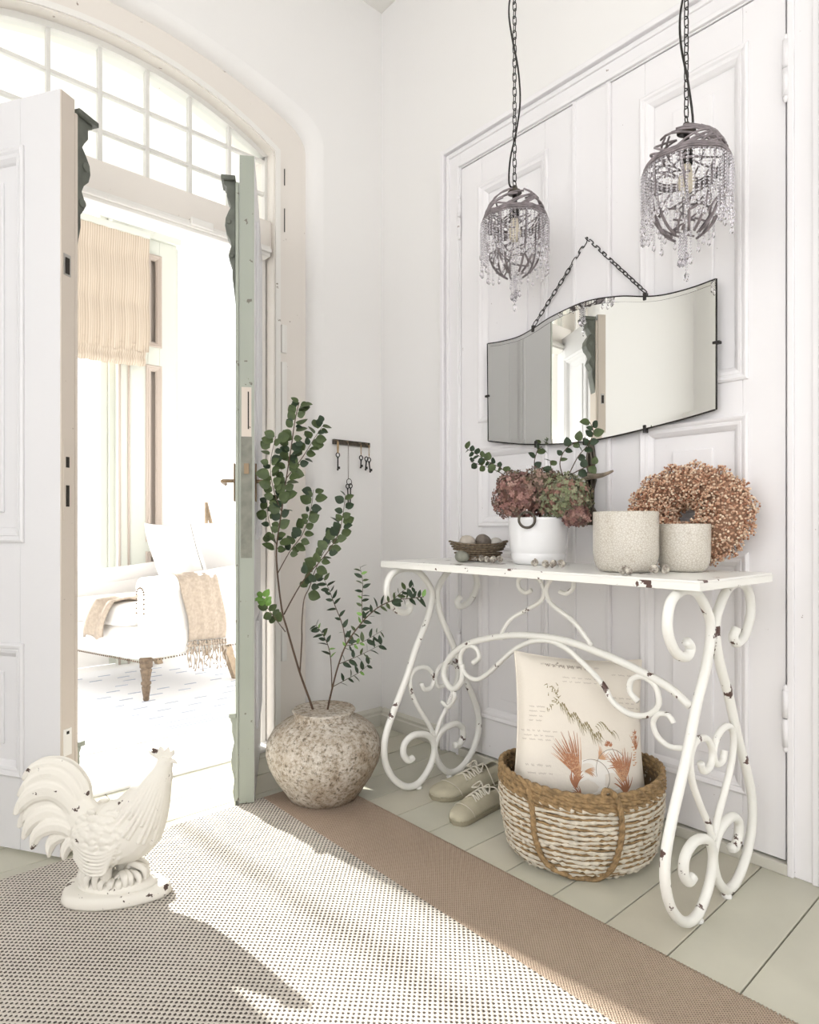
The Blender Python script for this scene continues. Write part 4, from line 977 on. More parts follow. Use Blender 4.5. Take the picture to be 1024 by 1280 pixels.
# small speckled snail shells
SH = mat('speckled_shell', (.62, .58, .50), .4, var=.75, vscale=120, col2=(.13, .10, .08))
def shell_mesh():
    mb = MB(); pts = []
    for i in range(44):
        t = i / 43; a = t * 5.2 * PI; r = .0013 + .0068 * t ** 1.3; pts.append((r * math.cos(a), r * math.sin(a), .006 * (1 - t)))
    mb.tube(pts, lambda t: .0008 + .0050 * t ** 1.2, 8); e = Vector(pts[-1]); return mb
shm = shell_mesh().mesh('snail_shell', SH)
shells = [(594, 1.60, 'snail shell at the left end of the row by the twig bowl'), (601, 1.595, 'second snail shell from the left before the twig bowl'), (609, 1.60, 'third snail shell from the left before the twig bowl'), (617, 1.595, 'fourth snail shell from the left before the twig bowl'), (625, 1.60, 'snail shell at the right end of the row by the twig bowl'),
          (668, 1.525, 'left snail shell of the four before the white pot'), (682, 1.525, 'second snail shell of the four before the white pot'), (692, 1.53, 'third snail shell of the four before the white pot'), (702, 1.53, 'right snail shell of the four before the white pot'),
          (778, 1.436, 'left snail shell before the tall candle holder'), (786, 1.438, 'right snail shell before the tall candle holder'), (818, 1.50, 'left snail shell between the two candle holders'), (831, 1.515, 'snail shell in front of the short candle holder')]
for i, (px, X, lb) in enumerate(shells):
    o = link('snail_shell', shm); p = on_table(px, X); o.location = p + Vector((0, 0, .0125)); o.rotation_euler = (PI / 2, i * 1.7, AX - PI / 2 + .5 * math.sin(i * 2.1)); tag(o, lb, 'snail shell', 'speckled snail shells on the table')

# ================================================================== MIRROR
MX = 1.862
mr = thing('wall_mirror', 'frameless curved vintage mirror hanging from a chain on the closet doors', 'mirror', (MX, 1.2, 1.267))
ym0, ym1 = .768, 1.631
def spl(pts, n=60):
    P = smooth_curve([(a, b, 0) for a, b in pts], 10); return [(p.x, p.y) for p in P]
top = spl([(1.631, 1.643), (1.56, 1.636), (1.48, 1.636), (1.413, 1.650), (1.33, 1.674), (1.2, 1.690), (1.08, 1.676), (.985, 1.650), (.92, 1.638), (.84, 1.636), (.768, 1.642)])
bot = spl([(.768, 1.269), (.86, 1.254), (.985, 1.238), (1.1, 1.226), (1.2, 1.221), (1.32, 1.224), (1.45, 1.236), (1.55, 1.252), (1.631, 1.267)])
poly = top + bot
part('silvered_glass', MB().prism(poly, MX, MX + .004, 'x'), M['mirror'], mr, world=True)
part('dark_edge', MB().tube([(MX + .001, y, z) for y, z in poly[:-1]], .0026, 6, closed=True), M['black'], mr, world=True)
cy, cz_ = 1.2, 1.45
part('backing_board', MB().prism([(cy + (y - cy) * .985, cz_ + (z - cz_) * .97) for y, z in poly], MX + .004, MX + .012, 'x'), M['bronze'], mr, world=True)
# bevel line inside the glass edge
mb = MB(); inn = [(cy + (y - cy) * .965, cz_ + (z - cz_) * .925) for y, z in poly]
mb.strip([(MX - .0002, y, z) for y, z in poly], [(MX - .0012, y, z) for y, z in inn]); 
part('bevelled_margin', mb, M['mirror'], mr, world=True)
for y, z, s_ in ((1.413, 1.650, 1), (.985, 1.650, 1), (1.4, 1.231, -1), (.985, 1.238, -1), (1.631, 1.44, 0), (.768, 1.46, 0), (1.2, 1.221, -1)):
    if s_: mb = MB().b2((MX - .004, y - .005, z - .012), (MX + .014, y + .005, z + .012))
    else: mb = MB().b2((MX - .004, y - .010, z - .004), (MX + .014, y + .010, z + .004))
    part('mirror_clip', mb, M['black'], mr, .0015, world=True)
def chain_mb(P, L_, W_, r, mb=None):
    """links along a polyline"""
    mb = mb or MB(); P = [Vector(p) for p in P]; seg = [(b - a).length for a, b in zip(P, P[1:])]; tot = sum(seg); n = max(1, int(tot / (L_ * .78)))
    def at(s):
        s = max(0, min(tot, s))
        for i, l in enumerate(seg):
            if s <= l or i == len(seg) - 1: return P[i].lerp(P[i + 1], min(1, s / l)), (P[i + 1] - P[i]).normalized()
            s -= l
    for k in range(n):
        c, t = at((k + .5) * tot / n); u = t.cross(Vector((.37, .91, .2))).normalized(); w_ = t.cross(u)
        if k % 2: u = w_
        # a stadium shaped link
        q = []
        for j in range(12):
            a = 2 * PI * j / 12; q.append(c + t * ((L_ / 2 - W_ / 2) * (1 if math.cos(a) > 0 else -1) * (abs(math.cos(a)) > .1) + math.cos(a) * W_ / 2) + u * (math.sin(a) * W_ / 2))
        mb.tube(q, r, 5, closed=True)
    return mb
apex = Vector((XR - .026, 1.2, 1.908))
mc = part('chain', chain_mb([(MX + .006, 1.413, 1.664), apex, (MX + .006, .985, 1.664)], .025, .0115, .0017), M['black'], mr, world=True)
nl = part('nail', MB().tube([apex + Vector((-.008, 0, .004)), (FX - .008, 1.2, 1.91)], .0022, 8), M['black']); tag(nl, 'dark nail in the closet door carrying the mirror chain', 'nail')

# ================================================================== PENDANT LAMPS
STK = mat('silvered_vine', (0.30, 0.26, 0.27), .55, var=.5, vscale=40, bump=.3, bscale=120)
CRY = bpy.data.materials.new('crystal'); CRY.use_nodes = True
b_ = CRY.node_tree.nodes['Principled BSDF']; b_.inputs['Transmission Weight'].default_value = 1.0; b_.inputs['Roughness'].default_value = 0.0; b_.inputs['IOR'].default_value = 1.55; b_.inputs['Base Color'].default_value = (.93, .91, .94, 1)
BULB = mat('frosted_bulb', (.80, .72, .58), .3)
def eggr(z, R=.100, hh=.285):
    """radius of the egg cage at height z below its top (0..hh)"""
    t = z / hh
    return R * (math.sin(PI * min(1, t / .9) ** .72) ** .8 if t < .9 else 0) if False else R * math.sqrt(max(0, 1 - ((t - .38) / (.38 if t < .38 else .62)) ** 2)) ** (1.0 if t < .38 else .85)
def pendant_lamp(label, X, Y, ztop, seed):
    rnd = random.Random(seed); L = thing('pendant_lamp', label, 'pendant lamp', (X, Y, ztop), group='crystal hung vine pendants')
    hh = .285
    def E(a, z, k=1.0): r = eggr(z) * k; return Vector((r * math.cos(a), r * math.sin(a), -z))
    # domed cap of woven sticks
    mb = MB()
    for i in range(26):
        a0 = rnd.uniform(0, 2 * PI); da = rnd.uniform(.9, 2.3) * rnd.choice((-1, 1)); z0, z1 = .092 + rnd.uniform(-.006, .008), rnd.uniform(.003, .06)
        mb.tube([E(a0 + da * t / 6, z0 + (z1 - z0) * math.sin(t / 6 * PI / 2), 1.02) for t in range(7)], .0030, 5)
    part('domed_cap', mb, STK, L)
    mb = MB()
    for dz, k in ((0, 1.05), (.006, 1.06), (.011, 1.04), (-.006, 1.03)):
        mb.tube([E(2 * PI * i / 40, .094 + dz + .002 * math.sin(i * 1.3), k) for i in range(40)], .0030, 5, closed=True)
    part('cap_ring', mb, STK, L)
    mb = MB()
    for i in range(9):
        a = 2 * PI * i / 9 + rnd.uniform(-.2, .2); tw = rnd.uniform(-.35, .35)
        mb.tube([E(a + tw * t / 12, .095 + (.278 - .095) * t / 12) for t in range(13)], .0036, 6)
    part('cage_rib', mb, STK, L)
    mb = MB()
    for i in range(46):
        a = rnd.uniform(0, 2 * PI); z = rnd.uniform(.11, .26); da = rnd.uniform(.25, .8) * rnd.choice((-1, 1)); dz = rnd.uniform(-.05, .05)
        mb.tube([E(a + da * t / 4, min(.275, max(.1, z + dz * t / 4))) for t in range(5)], .0028, 5)
    part('cage_sticks', mb, STK, L)
    part('bulb', MB().lathe([(0, -.165), (.012, -.163), (.020, -.150), (.022, -.135), (.016, -.112), (.012, -.098), (.012, -.09)], 16), BULB, L)
    part('lamp_socket', MB().lathe([(.014, -.092), (.016, -.09), (.016, -.05), (.010, -.045), (.006, -.0), (.0, -.0)], 16), M['black'], L)
    part('top_cap', MB().lathe([(.024, -.006), (.022, .0), (.012, .006), (.008, .018), (.0, .02)], 16), M['bronze'], L)
    mb = MB()
    mb.tube([(.008 * math.cos(k / 10 * 2 * PI), 0, .026 + .011 * math.sin(k / 10 * 2 * PI)) for k in range(10)], .0016, 6, closed=True); part('loop', mb, M['black'], L)
    # crystal strands
    bead = [v.copy() for v in ico]
    def strand(p, n, s0, s1, wav=0.0):
        mb = MB(); q = Vector(p)
        for k in range(n):
            s = s0 if k < n - 1 else s1
            q = q + Vector((wav * rnd.uniform(-1, 1), wav * rnd.uniform(-1, 1), -s * 2.25))
            mb.add([q + Vector((v.x * s, v.y * s, v.z * s * (1.0 if k < n - 1 else 1.8))) for v in bead], icf, False)
        part('crystal_strand', mb, CRY, L, fix=False)
    for i in range(54):
        a = 2 * PI * i / 54; strand(E(a, .102, 1.10), rnd.randint(12, 20), .0037, .006, .0006)
    for i in range(16):
        a = rnd.uniform(0, 2 * PI); strand(E(a, rnd.uniform(.13, .2), 1.0), rnd.randint(5, 10), .0037, .0055, .0006)
    for i in range(7): strand((rnd.uniform(-.014, .014), rnd.uniform(-.014, .014), -.268 + rnd.uniform(0, .02)), 9, .0037, .007, .0008)
    strand((0, 0, -.275), 12, .0037, .008); strand((0.01, 0.0, -.10), 17, .0035, .004)
    # suspension
    part('chain', chain_mb([(0, 0, .036), (0, 0, ZC - ztop - .02)], .030, .013, .0016), M['black'], L)
    pts = [(.004, 0, .01)]; z = .02; k = 0
    while z < ZC - ztop - .03:
        pts.append((.024 * math.sin(k * 1.1 + seed), .014 * math.cos(k * 1.1 + seed), z)); z += .095; k += 1
    pts.append((0, 0, ZC - ztop - .012))
    part('flex_cable', MB().tube(smooth_curve(pts, 5), .0030, 8), M['black'], L)
    part('ceiling_rose', MB().lathe([(0, ZC - ztop - .03), (.035, ZC - ztop - .026), (.05, ZC - ztop - .001), (0, ZC - ztop - .001)], 24), M['bronze'], L)
    return L
pendant_lamp('crystal-hung vine pendant on the left, further from the viewer', 1.66, 1.335, 2.043, 5)
pendant_lamp('crystal-hung vine pendant on the right, nearer above the wreath', 1.65, .757, 1.972, 9)

# ================================================================== BASKET WITH CUSHION
bc = Vector((1.585, 1.035, 0)); BA = AX - PI / 2 
bk = thing('woven_basket', 'oval cream rag and seagrass basket with tan braided rim and handles', 'basket', bc, BA)
CRM = mat('cream_rag_coil', (.70, .64, .53), .9, bump=.6, bscale=120, var=.25, vscale=60)
TAN = mat('seagrass_braid', (.38, .25, .12), .8, bump=.5, bscale=150, var=.5, vscale=70)
DK = mat('basket_liner', (.18, .12, .065), .9, bump=.3, bscale=100)
def bov(a, t, k=1.0):
    """t=0 base .. 1 rim"""
    rx = (.198 + .030 * math.sin(t * PI * .55)) * k; ry = (.166 + .022 * math.sin(t * PI * .55)) * k
    if t < .12: rx -= .02 * (1 - t / .12); ry -= .02 * (1 - t / .12)
    z = .205 * t + .016 * (t ** 2) * math.cos(a) ** 2 * (1 if t > 0 else 0)
    return Vector((rx * math.cos(a), ry * math.sin(a), z + .006))
rnd = random.Random(14); NC = 15
for k in range(NC):
    t = k / (NC - 1) * .92; mb = MB(); n = 150; ph = rnd.uniform(0, 6)
    pts = []; 
    for i in range(n):
        a = 2 * PI * i / n; p = bov(a, t); p.z += .0022 * math.sin(a * 5 + ph) + .0015 * math.sin(a * 13 + ph * 2); pts.append(p)
    rr = [.0068 * (.50 + .62 * abs(math.sin(i * 1.13 + ph))) * (1 + .25 * rnd.uniform(-1, 1)) for i in range(n)]
    mb.tube(pts, lambda q, rr=rr, n=n: rr[min(n - 1, int(round(q * (n - 1))))], 6, closed=True)
    part('rag_coil', mb, CRM, bk)
    if k: part('seagrass_cord', MB().tube([bov(2 * PI * i / 90, t - .033, 1.008) + Vector((0, 0, .0012 * math.sin(i * 2.2))) for i in range(90)], .0034, 5, closed=True), TAN, bk)
mb = MB().grid(lambda u, v: bov(2 * PI * u, v, .972), 60, 10, True, True); mb.add([bov(2 * PI * i / 60, 0, .972) for i in range(60)] + [Vector((0, 0, .006))], [(i, (i + 1) % 60, 60) for i in range(60)]); part('basket_lining', mb, DK, bk)
for r_, dz in ((0, .94), (1, 1.0), (2, 1.06), (3, 1.11)):
    for s_ in (0, 1):
        n = 190; part('braided_rim', MB().tube([bov(2 * PI * i / n, dz, 1.0 + .014 * math.sin(i * .8 + s_ * PI + r_ * 1.5)) + Vector((0, 0, .0035 * math.cos(i * .8 + s_ * PI + r_ * 1.5))) for i in range(n)], .0058, 6, closed=True), TAN, bk)
def bpx(a, t, k): return bov(a, t, k)
# two strap handles, sewn on the near side: down, under and up
def strap(cp, nm='strap_handle'):
    C_ = smooth_curve(cp, 8)
    h = None
    for s_ in range(3):
        q = [p + (Vector((math.cos(i * .9 + s_ * 2.09), math.sin(i * .9 + s_ * 2.09) * .6, .5 * math.sin(i * .9 + s_ * 2.09)))) * .004 for i, p in enumerate(C_)]
        if h is None: h = part(nm, MB().tube(q, .0050, 6), TAN, bk)
        else: part('braid_strand', MB().tube(q, .0050, 6), TAN, h)
fa = lambda d: math.radians(-90 + d)
strap([bov(fa(-47), 1.05, 1.035), bov(fa(-44), .8, 1.04), bov(fa(-43), .5, 1.05), bov(fa(-37), .2, 1.06), bov(fa(-22), .04, 1.06), bov(fa(-6), .0, 1.05), bov(fa(2), .02, 1.05), bov(fa(9), .22, 1.06), bov(fa(13), .55, 1.06), bov(fa(13), .85, 1.06), bov(fa(10), 1.12, 1.04), bov(fa(4), 1.2, 1.02), bov(fa(2), 1.1, 1.0)])
strap([bov(math.radians(60), 1.0, 1.03), bov(math.radians(65), 1.2, 1.05), bov(math.radians(90), 1.28, 1.07), bov(math.radians(115), 1.2, 1.05), bov(math.radians(120), 1.0, 1.03)])

# cushion in the basket with printed hens
PW, PH, PT = .385, .43, .12
PM = mat('printed_linen', (.80, .745, .66), .9, bump=.15, bscale=160)
MC = Matrix.Translation(bc + Vector((-0.005, 0.005, 0.338)) + FWD * 0.035 + RGT * .012) @ Matrix.Rotation(BA, 4, 'Z') @ Matrix.Rotation(math.radians(4), 4, 'Y') @ Matrix.Rotation(math.radians(-17), 4, 'X')
fpil = pillow_mb(PW, PH, PT)
mb = MB(); mb.grid(lambda u, v: fpil(u, v, 1), 36, 36); mb.grid(lambda u, v: fpil(u, v, -1), 36, 36)
cu = link('cushion', None); cu.location = MC.translation; cu.rotation_euler = MC.to_euler(); tag(cu, 'cream linen cushion printed with hens and faded script, in the basket', 'cushion')
part('cushion_cover', mb, PM, cu)
mb = MB()
for k in range(4):
    pts = []
    for i in range(30):
        t = i / 29; u, v = ((t, 0), (1, t), (1 - t, 1), (0, 1 - t))[k]; p = fpil(u, v, 0); p.y = 0; pts.append(p)
    mb.tube(pts, .0028, 6)
part('piping', mb, PM, cu)
def pp_(u, v, lift=.0007):
    p = fpil(u, v, -1); p.y -= lift; return p
INK = mat('grey_brown_ink', (.30, .25, .20), .9); INK2 = mat('faded_ink', (.50, .45, .39), .9)
RUST = mat('rust_ink', (.44, .20, .11), .9); RUST2 = mat('orange_ink', (.62, .37, .22), .9); OLV = mat('olive_ink', (.30, .25, .13), .9); PALE = mat('pale_body_ink', (.88, .85, .79), .9)
def ribbon(mb, pts, w0, w1, lift=.0007):
    """flat printed stroke on the cushion face"""
    A = []; B = []; n = len(pts)
    for i, (u, v) in enumerate(pts):
        a = pts[max(0, i - 1)]; b = pts[min(n - 1, i + 1)]; dx, dy = b[0] - a[0], b[1] - a[1]; l = math.hypot(dx, dy) or 1
        w_ = (w0 + (w1 - w0) * i / (n - 1)); nx, ny = -dy / l * w_, dx / l * w_
        A.append(pp_(min(.99, max(.01, u + nx)), min(.99, max(.01, v + ny)), lift)); B.append(pp_(min(.99, max(.01, u - nx)), min(.99, max(.01, v - ny)), lift))
    mb.strip(A, B)
rnd = random.Random(77)
def script(mb, u0, u1, v, h, w_=.0016):
    u = u0; 
    while u < u1:
        L_ = rnd.uniform(.025, .07); pts = []; n = int(L_ / .004)
        for i in range(n): pts.append((u + i * .004, v + h * math.sin(i * 1.9 + rnd.random()) * rnd.uniform(.4, 1)))
        if len(pts) > 2: ribbon(mb, pts, w_, w_)
        u += L_ + .014
mb = MB()
for u0, u1, v, h in ((.18, .62, .93, .012), (.34, .62, .84, .006), (.34, .60, .81, .006), (.72, .92, .72, .006), (.72, .9, .69, .006), (.72, .92, .66, .006), (.02, .3, .475, .007), (.04, .26, .445, .006), (.03, .24, .42, .006), (.08, .2, .63, .006), (.08, .2, .60, .006), (.08, .19, .57, .006), (.08, .18, .54, .006), (.72, .86, .88, .008), (.06, .22, .26, .012), (.08, .26, .21, .008), (.3, .45, .35, .006)):
    script(mb, u0, u1, v, h)
part('printed_script', mb, INK2, cu, fix=False, stuff=True)
mb = MB(); ribbon(mb, [(.31 + .012 * math.sin(i), .955 - .004 * i + .0 * i) for i in range(8)], .003, .001); script(mb, .22, .55, .925, .02, .0022); part('printed_title', mb, INK, cu, fix=False, stuff=True)
def feathers(mb, c, ang0, ang1, l0, l1, n, w_, bend=0.3, sx=1):
    for i in range(n):
        a = ang0 + (ang1 - ang0) * i / max(1, n - 1) + rnd.uniform(-.05, .05); l = rnd.uniform(l0, l1); pts = []
        for k in range(7):
            t = k / 6; aa = a + bend * t; pts.append((c[0] + sx * l * t * math.cos(aa), c[1] + l * t * math.sin(aa)))
        ribbon(mb, pts, w_, w_ * .15)
# upper faint bird: leafy crest, ruff and wing
mb = MB()
for i in range(26):
    u = .22 + .10 * rnd.random(); v = .62 + .17 * (i / 26); feathers(mb, (u, v), rnd.uniform(0, 6), rnd.uniform(0, 6), .02, .035, 1, .004)
for i in range(22): feathers(mb, (.32 + .014 * i, .66 - .009 * i + .02 * math.sin(i)), -1.7, -1.2, .05, .085, 2, .0035, .3)
for i in range(12): feathers(mb, (.58 + .012 * i, .53 + .03 * math.sin(i * .5)), -.4, .5, .04, .08, 1, .003, -.5)
part('printed_olive_bird', mb, OLV, cu, fix=False, stuff=True)
# hen 1 (tail left, body) and hen 2 (right)
mb = MB(); n = 26
body = [( .52 + .13 * math.cos(2 * PI * i / n), .20 + .12 * math.sin(2 * PI * i / n)) for i in range(n)]
mb.add([pp_(u, v, .0004) for u, v in body] + [pp_(.52, .20, .0005)], [(i, (i + 1) % n, n) for i in range(n)])
body = [( .70 + .12 * math.cos(2 * PI * i / n), .26 + .13 * math.sin(2 * PI * i / n)) for i in range(n)]
mb.add([pp_(u, v, .0004) for u, v in body] + [pp_(.70, .26, .0005)], [(i, (i + 1) % n, n) for i in range(n)])
part('printed_pale_bodies', mb, PALE, cu, fix=False, stuff=True)
mb = MB()
feathers(mb, (.45, .20), 1.55, 2.35, .14, .31, 34, .0085, .10); feathers(mb, (.44, .13), 1.5, 2.6, .06, .14, 20, .008, -.5); feathers(mb, (.47, .06), 1.2, 2.4, .05, .10, 12, .007, .5)
feathers(mb, (.79, .20), 1.0, 2.1, .10, .22, 30, .0085, .15); feathers(mb, (.80, .12), .7, 2.3, .07, .13, 18, .008, .3); feathers(mb, (.77, .27), 1.6, 2.8, .06, .12, 12, .007, .4)
feathers(mb, (.90, .40), .9, 1.9, .05, .12, 8, .005, .2)
for c in ((.905, .47), (.90, .50), (.69, .41), (.675, .425), (.66, .41)): feathers(mb, c, .6, 2.6, .015, .03, 5, .006, .2)
part('printed_rust_feathers', mb, RUST, cu, fix=False, stuff=True)
mb = MB()
feathers(mb, (.46, .19), 1.45, 2.4, .10, .28, 30, .0055, .12); feathers(mb, (.78, .19), .9, 2.2, .08, .22, 26, .0055, .12); feathers(mb, (.60, .33), -.3, 1.4, .05, .1, 14, .0045, .3); feathers(mb, (.50, .24), -.2, .8, .04, .09, 16, .004, -.4)
for i in range(14): feathers(mb, (.86 + .04 * rnd.random(), .30 + .016 * i), 0, 3.1, .02, .04, 1, .005)
part('printed_orange_feathers', mb, RUST2, cu, fix=False, stuff=True)
mb = MB()
feathers(mb, (.45, .20), 1.6, 2.3, .22, .31, 12, .0022, .10); feathers(mb, (.79, .2), 1.1, 2.0, .15, .22, 10, .0022, .15); ribbon(mb, [(.55 + .13 * math.cos(t), .20 + .12 * math.sin(t)) for t in [x * .1 for x in range(-6, 22)]], .0024, .0014, .001)
ribbon(mb, [(.70 + .12 * math.cos(t), .26 + .13 * math.sin(t)) for t in [x * .1 for x in range(8, 36)]], .0022, .0014, .001)
part('printed_ink_lines', mb, INK, cu, fix=False, stuff=True)

# ================================================================== SHOES
SC = mat('olive_cream_canvas', (.52, .48, .36), .9, bump=.3, bscale=250, var=.12, vscale=20); SL = mat('shoe_sole', (.30, .27, .19), .8); LC = mat('cream_lace', (.68, .64, .55), .9)
def shoe(label, toe, heel, flip):
    toe = Vector(toe); heel = Vector(heel); d = (toe - heel); ln = d.length; ang = math.atan2(d.y, d.x)
    o = thing('canvas_shoe', label, 'shoe', heel, ang, 'pair of canvas lace-up shoes')
    def hw(t): return ln * (.115 + .045 * math.sin(min(1, t) * PI * .9) + .03 * t) * (1 if t < .82 else math.sqrt(max(0.0, 1 - ((t - .82) / .18) ** 2)) * 1.0) * (math.sqrt(min(1, (t + .01) / .08)))
    def side(t): return flip * .012 * math.sin(t * PI)
    n = 26; vs = []
    ring = [(ln * (i / n), hw(i / n)) for i in range(n + 1)]
    def sole_layer(z, k): return [Vector((x, side(x / ln) + w_ * k, z)) for x, w_ in ring] + [Vector((x, side(x / ln) - w_ * k, z)) for x, w_ in reversed(ring)]
    lay = [sole_layer(0, .93), sole_layer(.004, 1.0), sole_layer(.012, 1.0), sole_layer(.016, .96)]
    mb = MB(); m = len(lay[0])
    for a, b in zip(lay, lay[1:]): mb.add(a + b, [(i, (i + 1) % m, m + (i + 1) % m, m + i) for i in range(m)])
    mb.add(lay[0], [tuple(reversed(range(m)))]); mb.add(lay[-1], [tuple(range(m))]); part('sole', mb, SL, o)
    def ht(t): return .052 - .004 * math.sin(t * 8) if t < .35 else max(.016, .054 - (t - .35) * .05)
    def up(u, v):
        # u along the shoe, v across (0..1 over the top)
        t = u; w_ = hw(t) * .97; a = PI * v; 
        open_ = t < .50 and t > .04
        h = ht(t) * (1 if t < .9 else math.sqrt(max(0, 1 - ((t - .9) / .1) ** 2)))
        if open_: a = PI * (.40 * v * 2 if v < .5 else 1 - .40 * (1 - v) * 2)
        return Vector((ln * t, side(t) + w_ * math.cos(a) * (1 if not open_ else 1), .014 + h * math.sin(a) ** .8))
    mb = MB(); nu, nv = 40, 18
    g = [[up(i / (nu - 1), j / (nv - 1)) for j in range(nv)] for i in range(nu)]
    fl_ = [p for r in g for p in r]; fs = []
    for i in range(nu - 1):
        for j in range(nv - 1):
            t = i / (nu - 1)
            if .04 < t < .50 and j == nv // 2 - 1: continue
            fs.append((i * nv + j, (i + 1) * nv + j, (i + 1) * nv + j + 1, i * nv + j + 1))
    mb.add(fl_, fs, True); q = part('upper', mb, SC, o); md = q.modifiers.new('s', 'SOLIDIFY'); md.thickness = .003; md.offset = -1
    part('insole', MB().add(sole_layer(.018, .9), [tuple(range(m))]), LC, o)
    mb = MB().grid(lambda u, v: Vector((ln * (.34 + .24 * u), side(.4) + hw(.45) * .55 * (2 * v - 1), .058 - .014 * u - .01 * (2 * v - 1) ** 2 + .014 * (1 - u) ** 2)), 10, 8); q = part('tongue', mb, SC, o); md = q.modifiers.new('s', 'SOLIDIFY'); md.thickness = .003
    # toe cap seam + laces
    part('toe_seam', MB().tube([Vector((ln * (.74 + .05 * math.sin(PI * j / 12)), side(.75) + hw(.76) * .985 * math.cos(PI * j / 12), .015 + (ht(.76) + .001) * math.sin(PI * j / 12) ** .8)) for j in range(13)], .0014, 5), LC, o)
    for k in range(4):
        t = .36 + .065 * k; part('lace', MB().tube(smooth_curve([Vector((ln * t, side(t) - hw(t) * .55, ht(t) + .006)), Vector((ln * (t + .02), side(t), ht(t) + .017)), Vector((ln * (t + .05), side(t) + hw(t) * .55, ht(t) + .005))], 5), .0026, 6), LC, o)
        part('lace', MB().tube(smooth_curve([Vector((ln * t, side(t) + hw(t) * .55, ht(t) + .006)), Vector((ln * (t + .02), side(t), ht(t) + .019)), Vector((ln * (t + .05), side(t) - hw(t) * .55, ht(t) + .005))], 5), .0026, 6), LC, o)
    for s_ in (-1, 1):
        part('lace_bow', MB().tube(smooth_curve([Vector((ln * .36, side(.36), .073)), Vector((ln * .33, side(.36) + s_ * .02, .085)), Vector((ln * .42, side(.36) + s_ * .036, .066)), Vector((ln * .40, side(.36) + s_ * .012, .074))], 5), .0024, 6), LC, o)
        part('lace_end', MB().tube(smooth_curve([Vector((ln * .36, side(.36), .073)), Vector((ln * .30, s_ * .03, .078)), Vector((ln * .28, s_ * .052, .045)), Vector((ln * .22, s_ * .065, .004)), Vector((ln * .05, s_ * .08, .003))], 6), .0022, 6), LC, o)
    part('heel_tab', MB().b2((-.002, -.008, .02), (.004, .008, .062)), SC, o, .002)
    return o
shoe('canvas lace-up shoe further from the viewer, left of the basket', at_z(540, 1000, 0), at_z(622, 972, 0), 1)
shoe('canvas lace-up shoe nearer the viewer, touching the basket side', at_z(567, 1032, 0), at_z(628, 1003, 0), -1)

# ================================================================== ROOSTER
RZ0 = .0095
rc = at_z(142, 1118, RZ0)
rst = thing('rooster_statue', 'white distressed cast rooster statue standing on the dotted rug', 'statue', rc, AX - PI / 2 - .0)
RP = 1.62 / 794   # metres per pixel at the statue
def rp(px, py, y=0.0): return Vector(((px - 142) * RP, y, (1108 - py) * RP + .0))
def loft(mb, pts, n=20):
    """pts: (px,py,ry,rz_px) ellipse sections across the centre line"""
    P = smooth_curve([rp(a, b) for a, b, *_ in pts], 5); R1 = smooth_curve([(q[2], q[3] * RP, 0) for q in pts], 5)
    vs = []; m = len(P)
    for i, p in enumerate(P):
        t = (P[min(i + 1, m - 1)] - P[max(i - 1, 0)]).normalized(); u = Vector((0, 1, 0)); w_ = t.cross(u).normalized()
        for k in range(n):
            a = 2 * PI * k / n; vs.append(p + u * (R1[i].x * math.cos(a)) + w_ * (R1[i].y * math.sin(a)))
    fs = [(i * n + k, (i + 1) * n + k, (i + 1) * n + (k + 1) % n, i * n + (k + 1) % n) for i in range(m - 1) for k in range(n)] + [tuple(range(n)), tuple((m - 1) * n + k for k in reversed(range(n)))]
    mb.add(vs, fs, True)
body = MB()
loft(body, [(98, 1012, .018, 10), (106, 1018, .042, 24), (122, 1027, .058, 33), (143, 1030, .064, 38), (163, 1026, .058, 38), (178, 1006, .046, 30), (187, 988, .037, 23), (194, 971, .029, 17), (200, 957, .022, 13), (205, 946, .019, 10.5), (207, 938, .012, 6)])
# saddle and tail root
loft(body, [(112, 1025, .034, 26), (100, 1008, .030, 24), (90, 996, .022, 20), (80, 990, .014, 14)])
# legs
for s_ in (-1, 1):
    body.tube([Vector((rp(140 + 4 * s_, 1062).x, s_ * .026, rp(0, 1060).z)), Vector((rp(143 + 4 * s_, 0).x, s_ * .026, rp(0, 1085).z)), Vector((rp(146 + 4 * s_, 0).x, s_ * .028, rp(0, 1110).z))], lambda t: .022 - .012 * min(1, t * 1.6), 12)
# tail sickles
rnd = random.Random(6)
tails = [([(108, 1010), (104, 975), (82, 952), (52, 951), (32, 965)], 11), ([(104, 1012), (96, 982), (76, 962), (50, 964), (30, 984)], 11), ([(102, 1016), (90, 990), (70, 976), (46, 982), (28, 1004)], 11),
         ([(100, 1020), (86, 1000), (66, 990), (46, 998), (30, 1022)], 11), ([(100, 1025), (86, 1010), (68, 1004), (50, 1012), (38, 1034)], 10), ([(100, 1030), (88, 1020), (72, 1018), (58, 1026), (52, 1044)], 9), ([(102, 1034), (92, 1030), (80, 1032), (72, 1040), (70, 1056)], 8),
         ([(106, 1036), (98, 1036), (92, 1044), (90, 1058)], 7)]
for i, (pts, w_) in enumerate(tails):
    for s_ in (-1, 1):
        yy = s_ * (.006 + .0045 * (i % 3) + .002 * i)
        P = smooth_curve([rp(a, b, yy * (1 + .5 * k / 4)) for k, (a, b) in enumerate(pts)], 6)
        body.tube(P, lambda t, w_=w_: RP * w_ * (.75 + .5 * math.sin(t * 2.4)) * (1 - t ** 5 * .8) * .88, 12, flat=.30, up=(.02, .0, 1))
        for g in (-.75, -.35, .05, .45, .8):   # barbs as ridges
            body.tube([p + Vector((0, s_ * .006, g * RP * w_ * .55)) for p in P[3:-3]], .0014, 5)
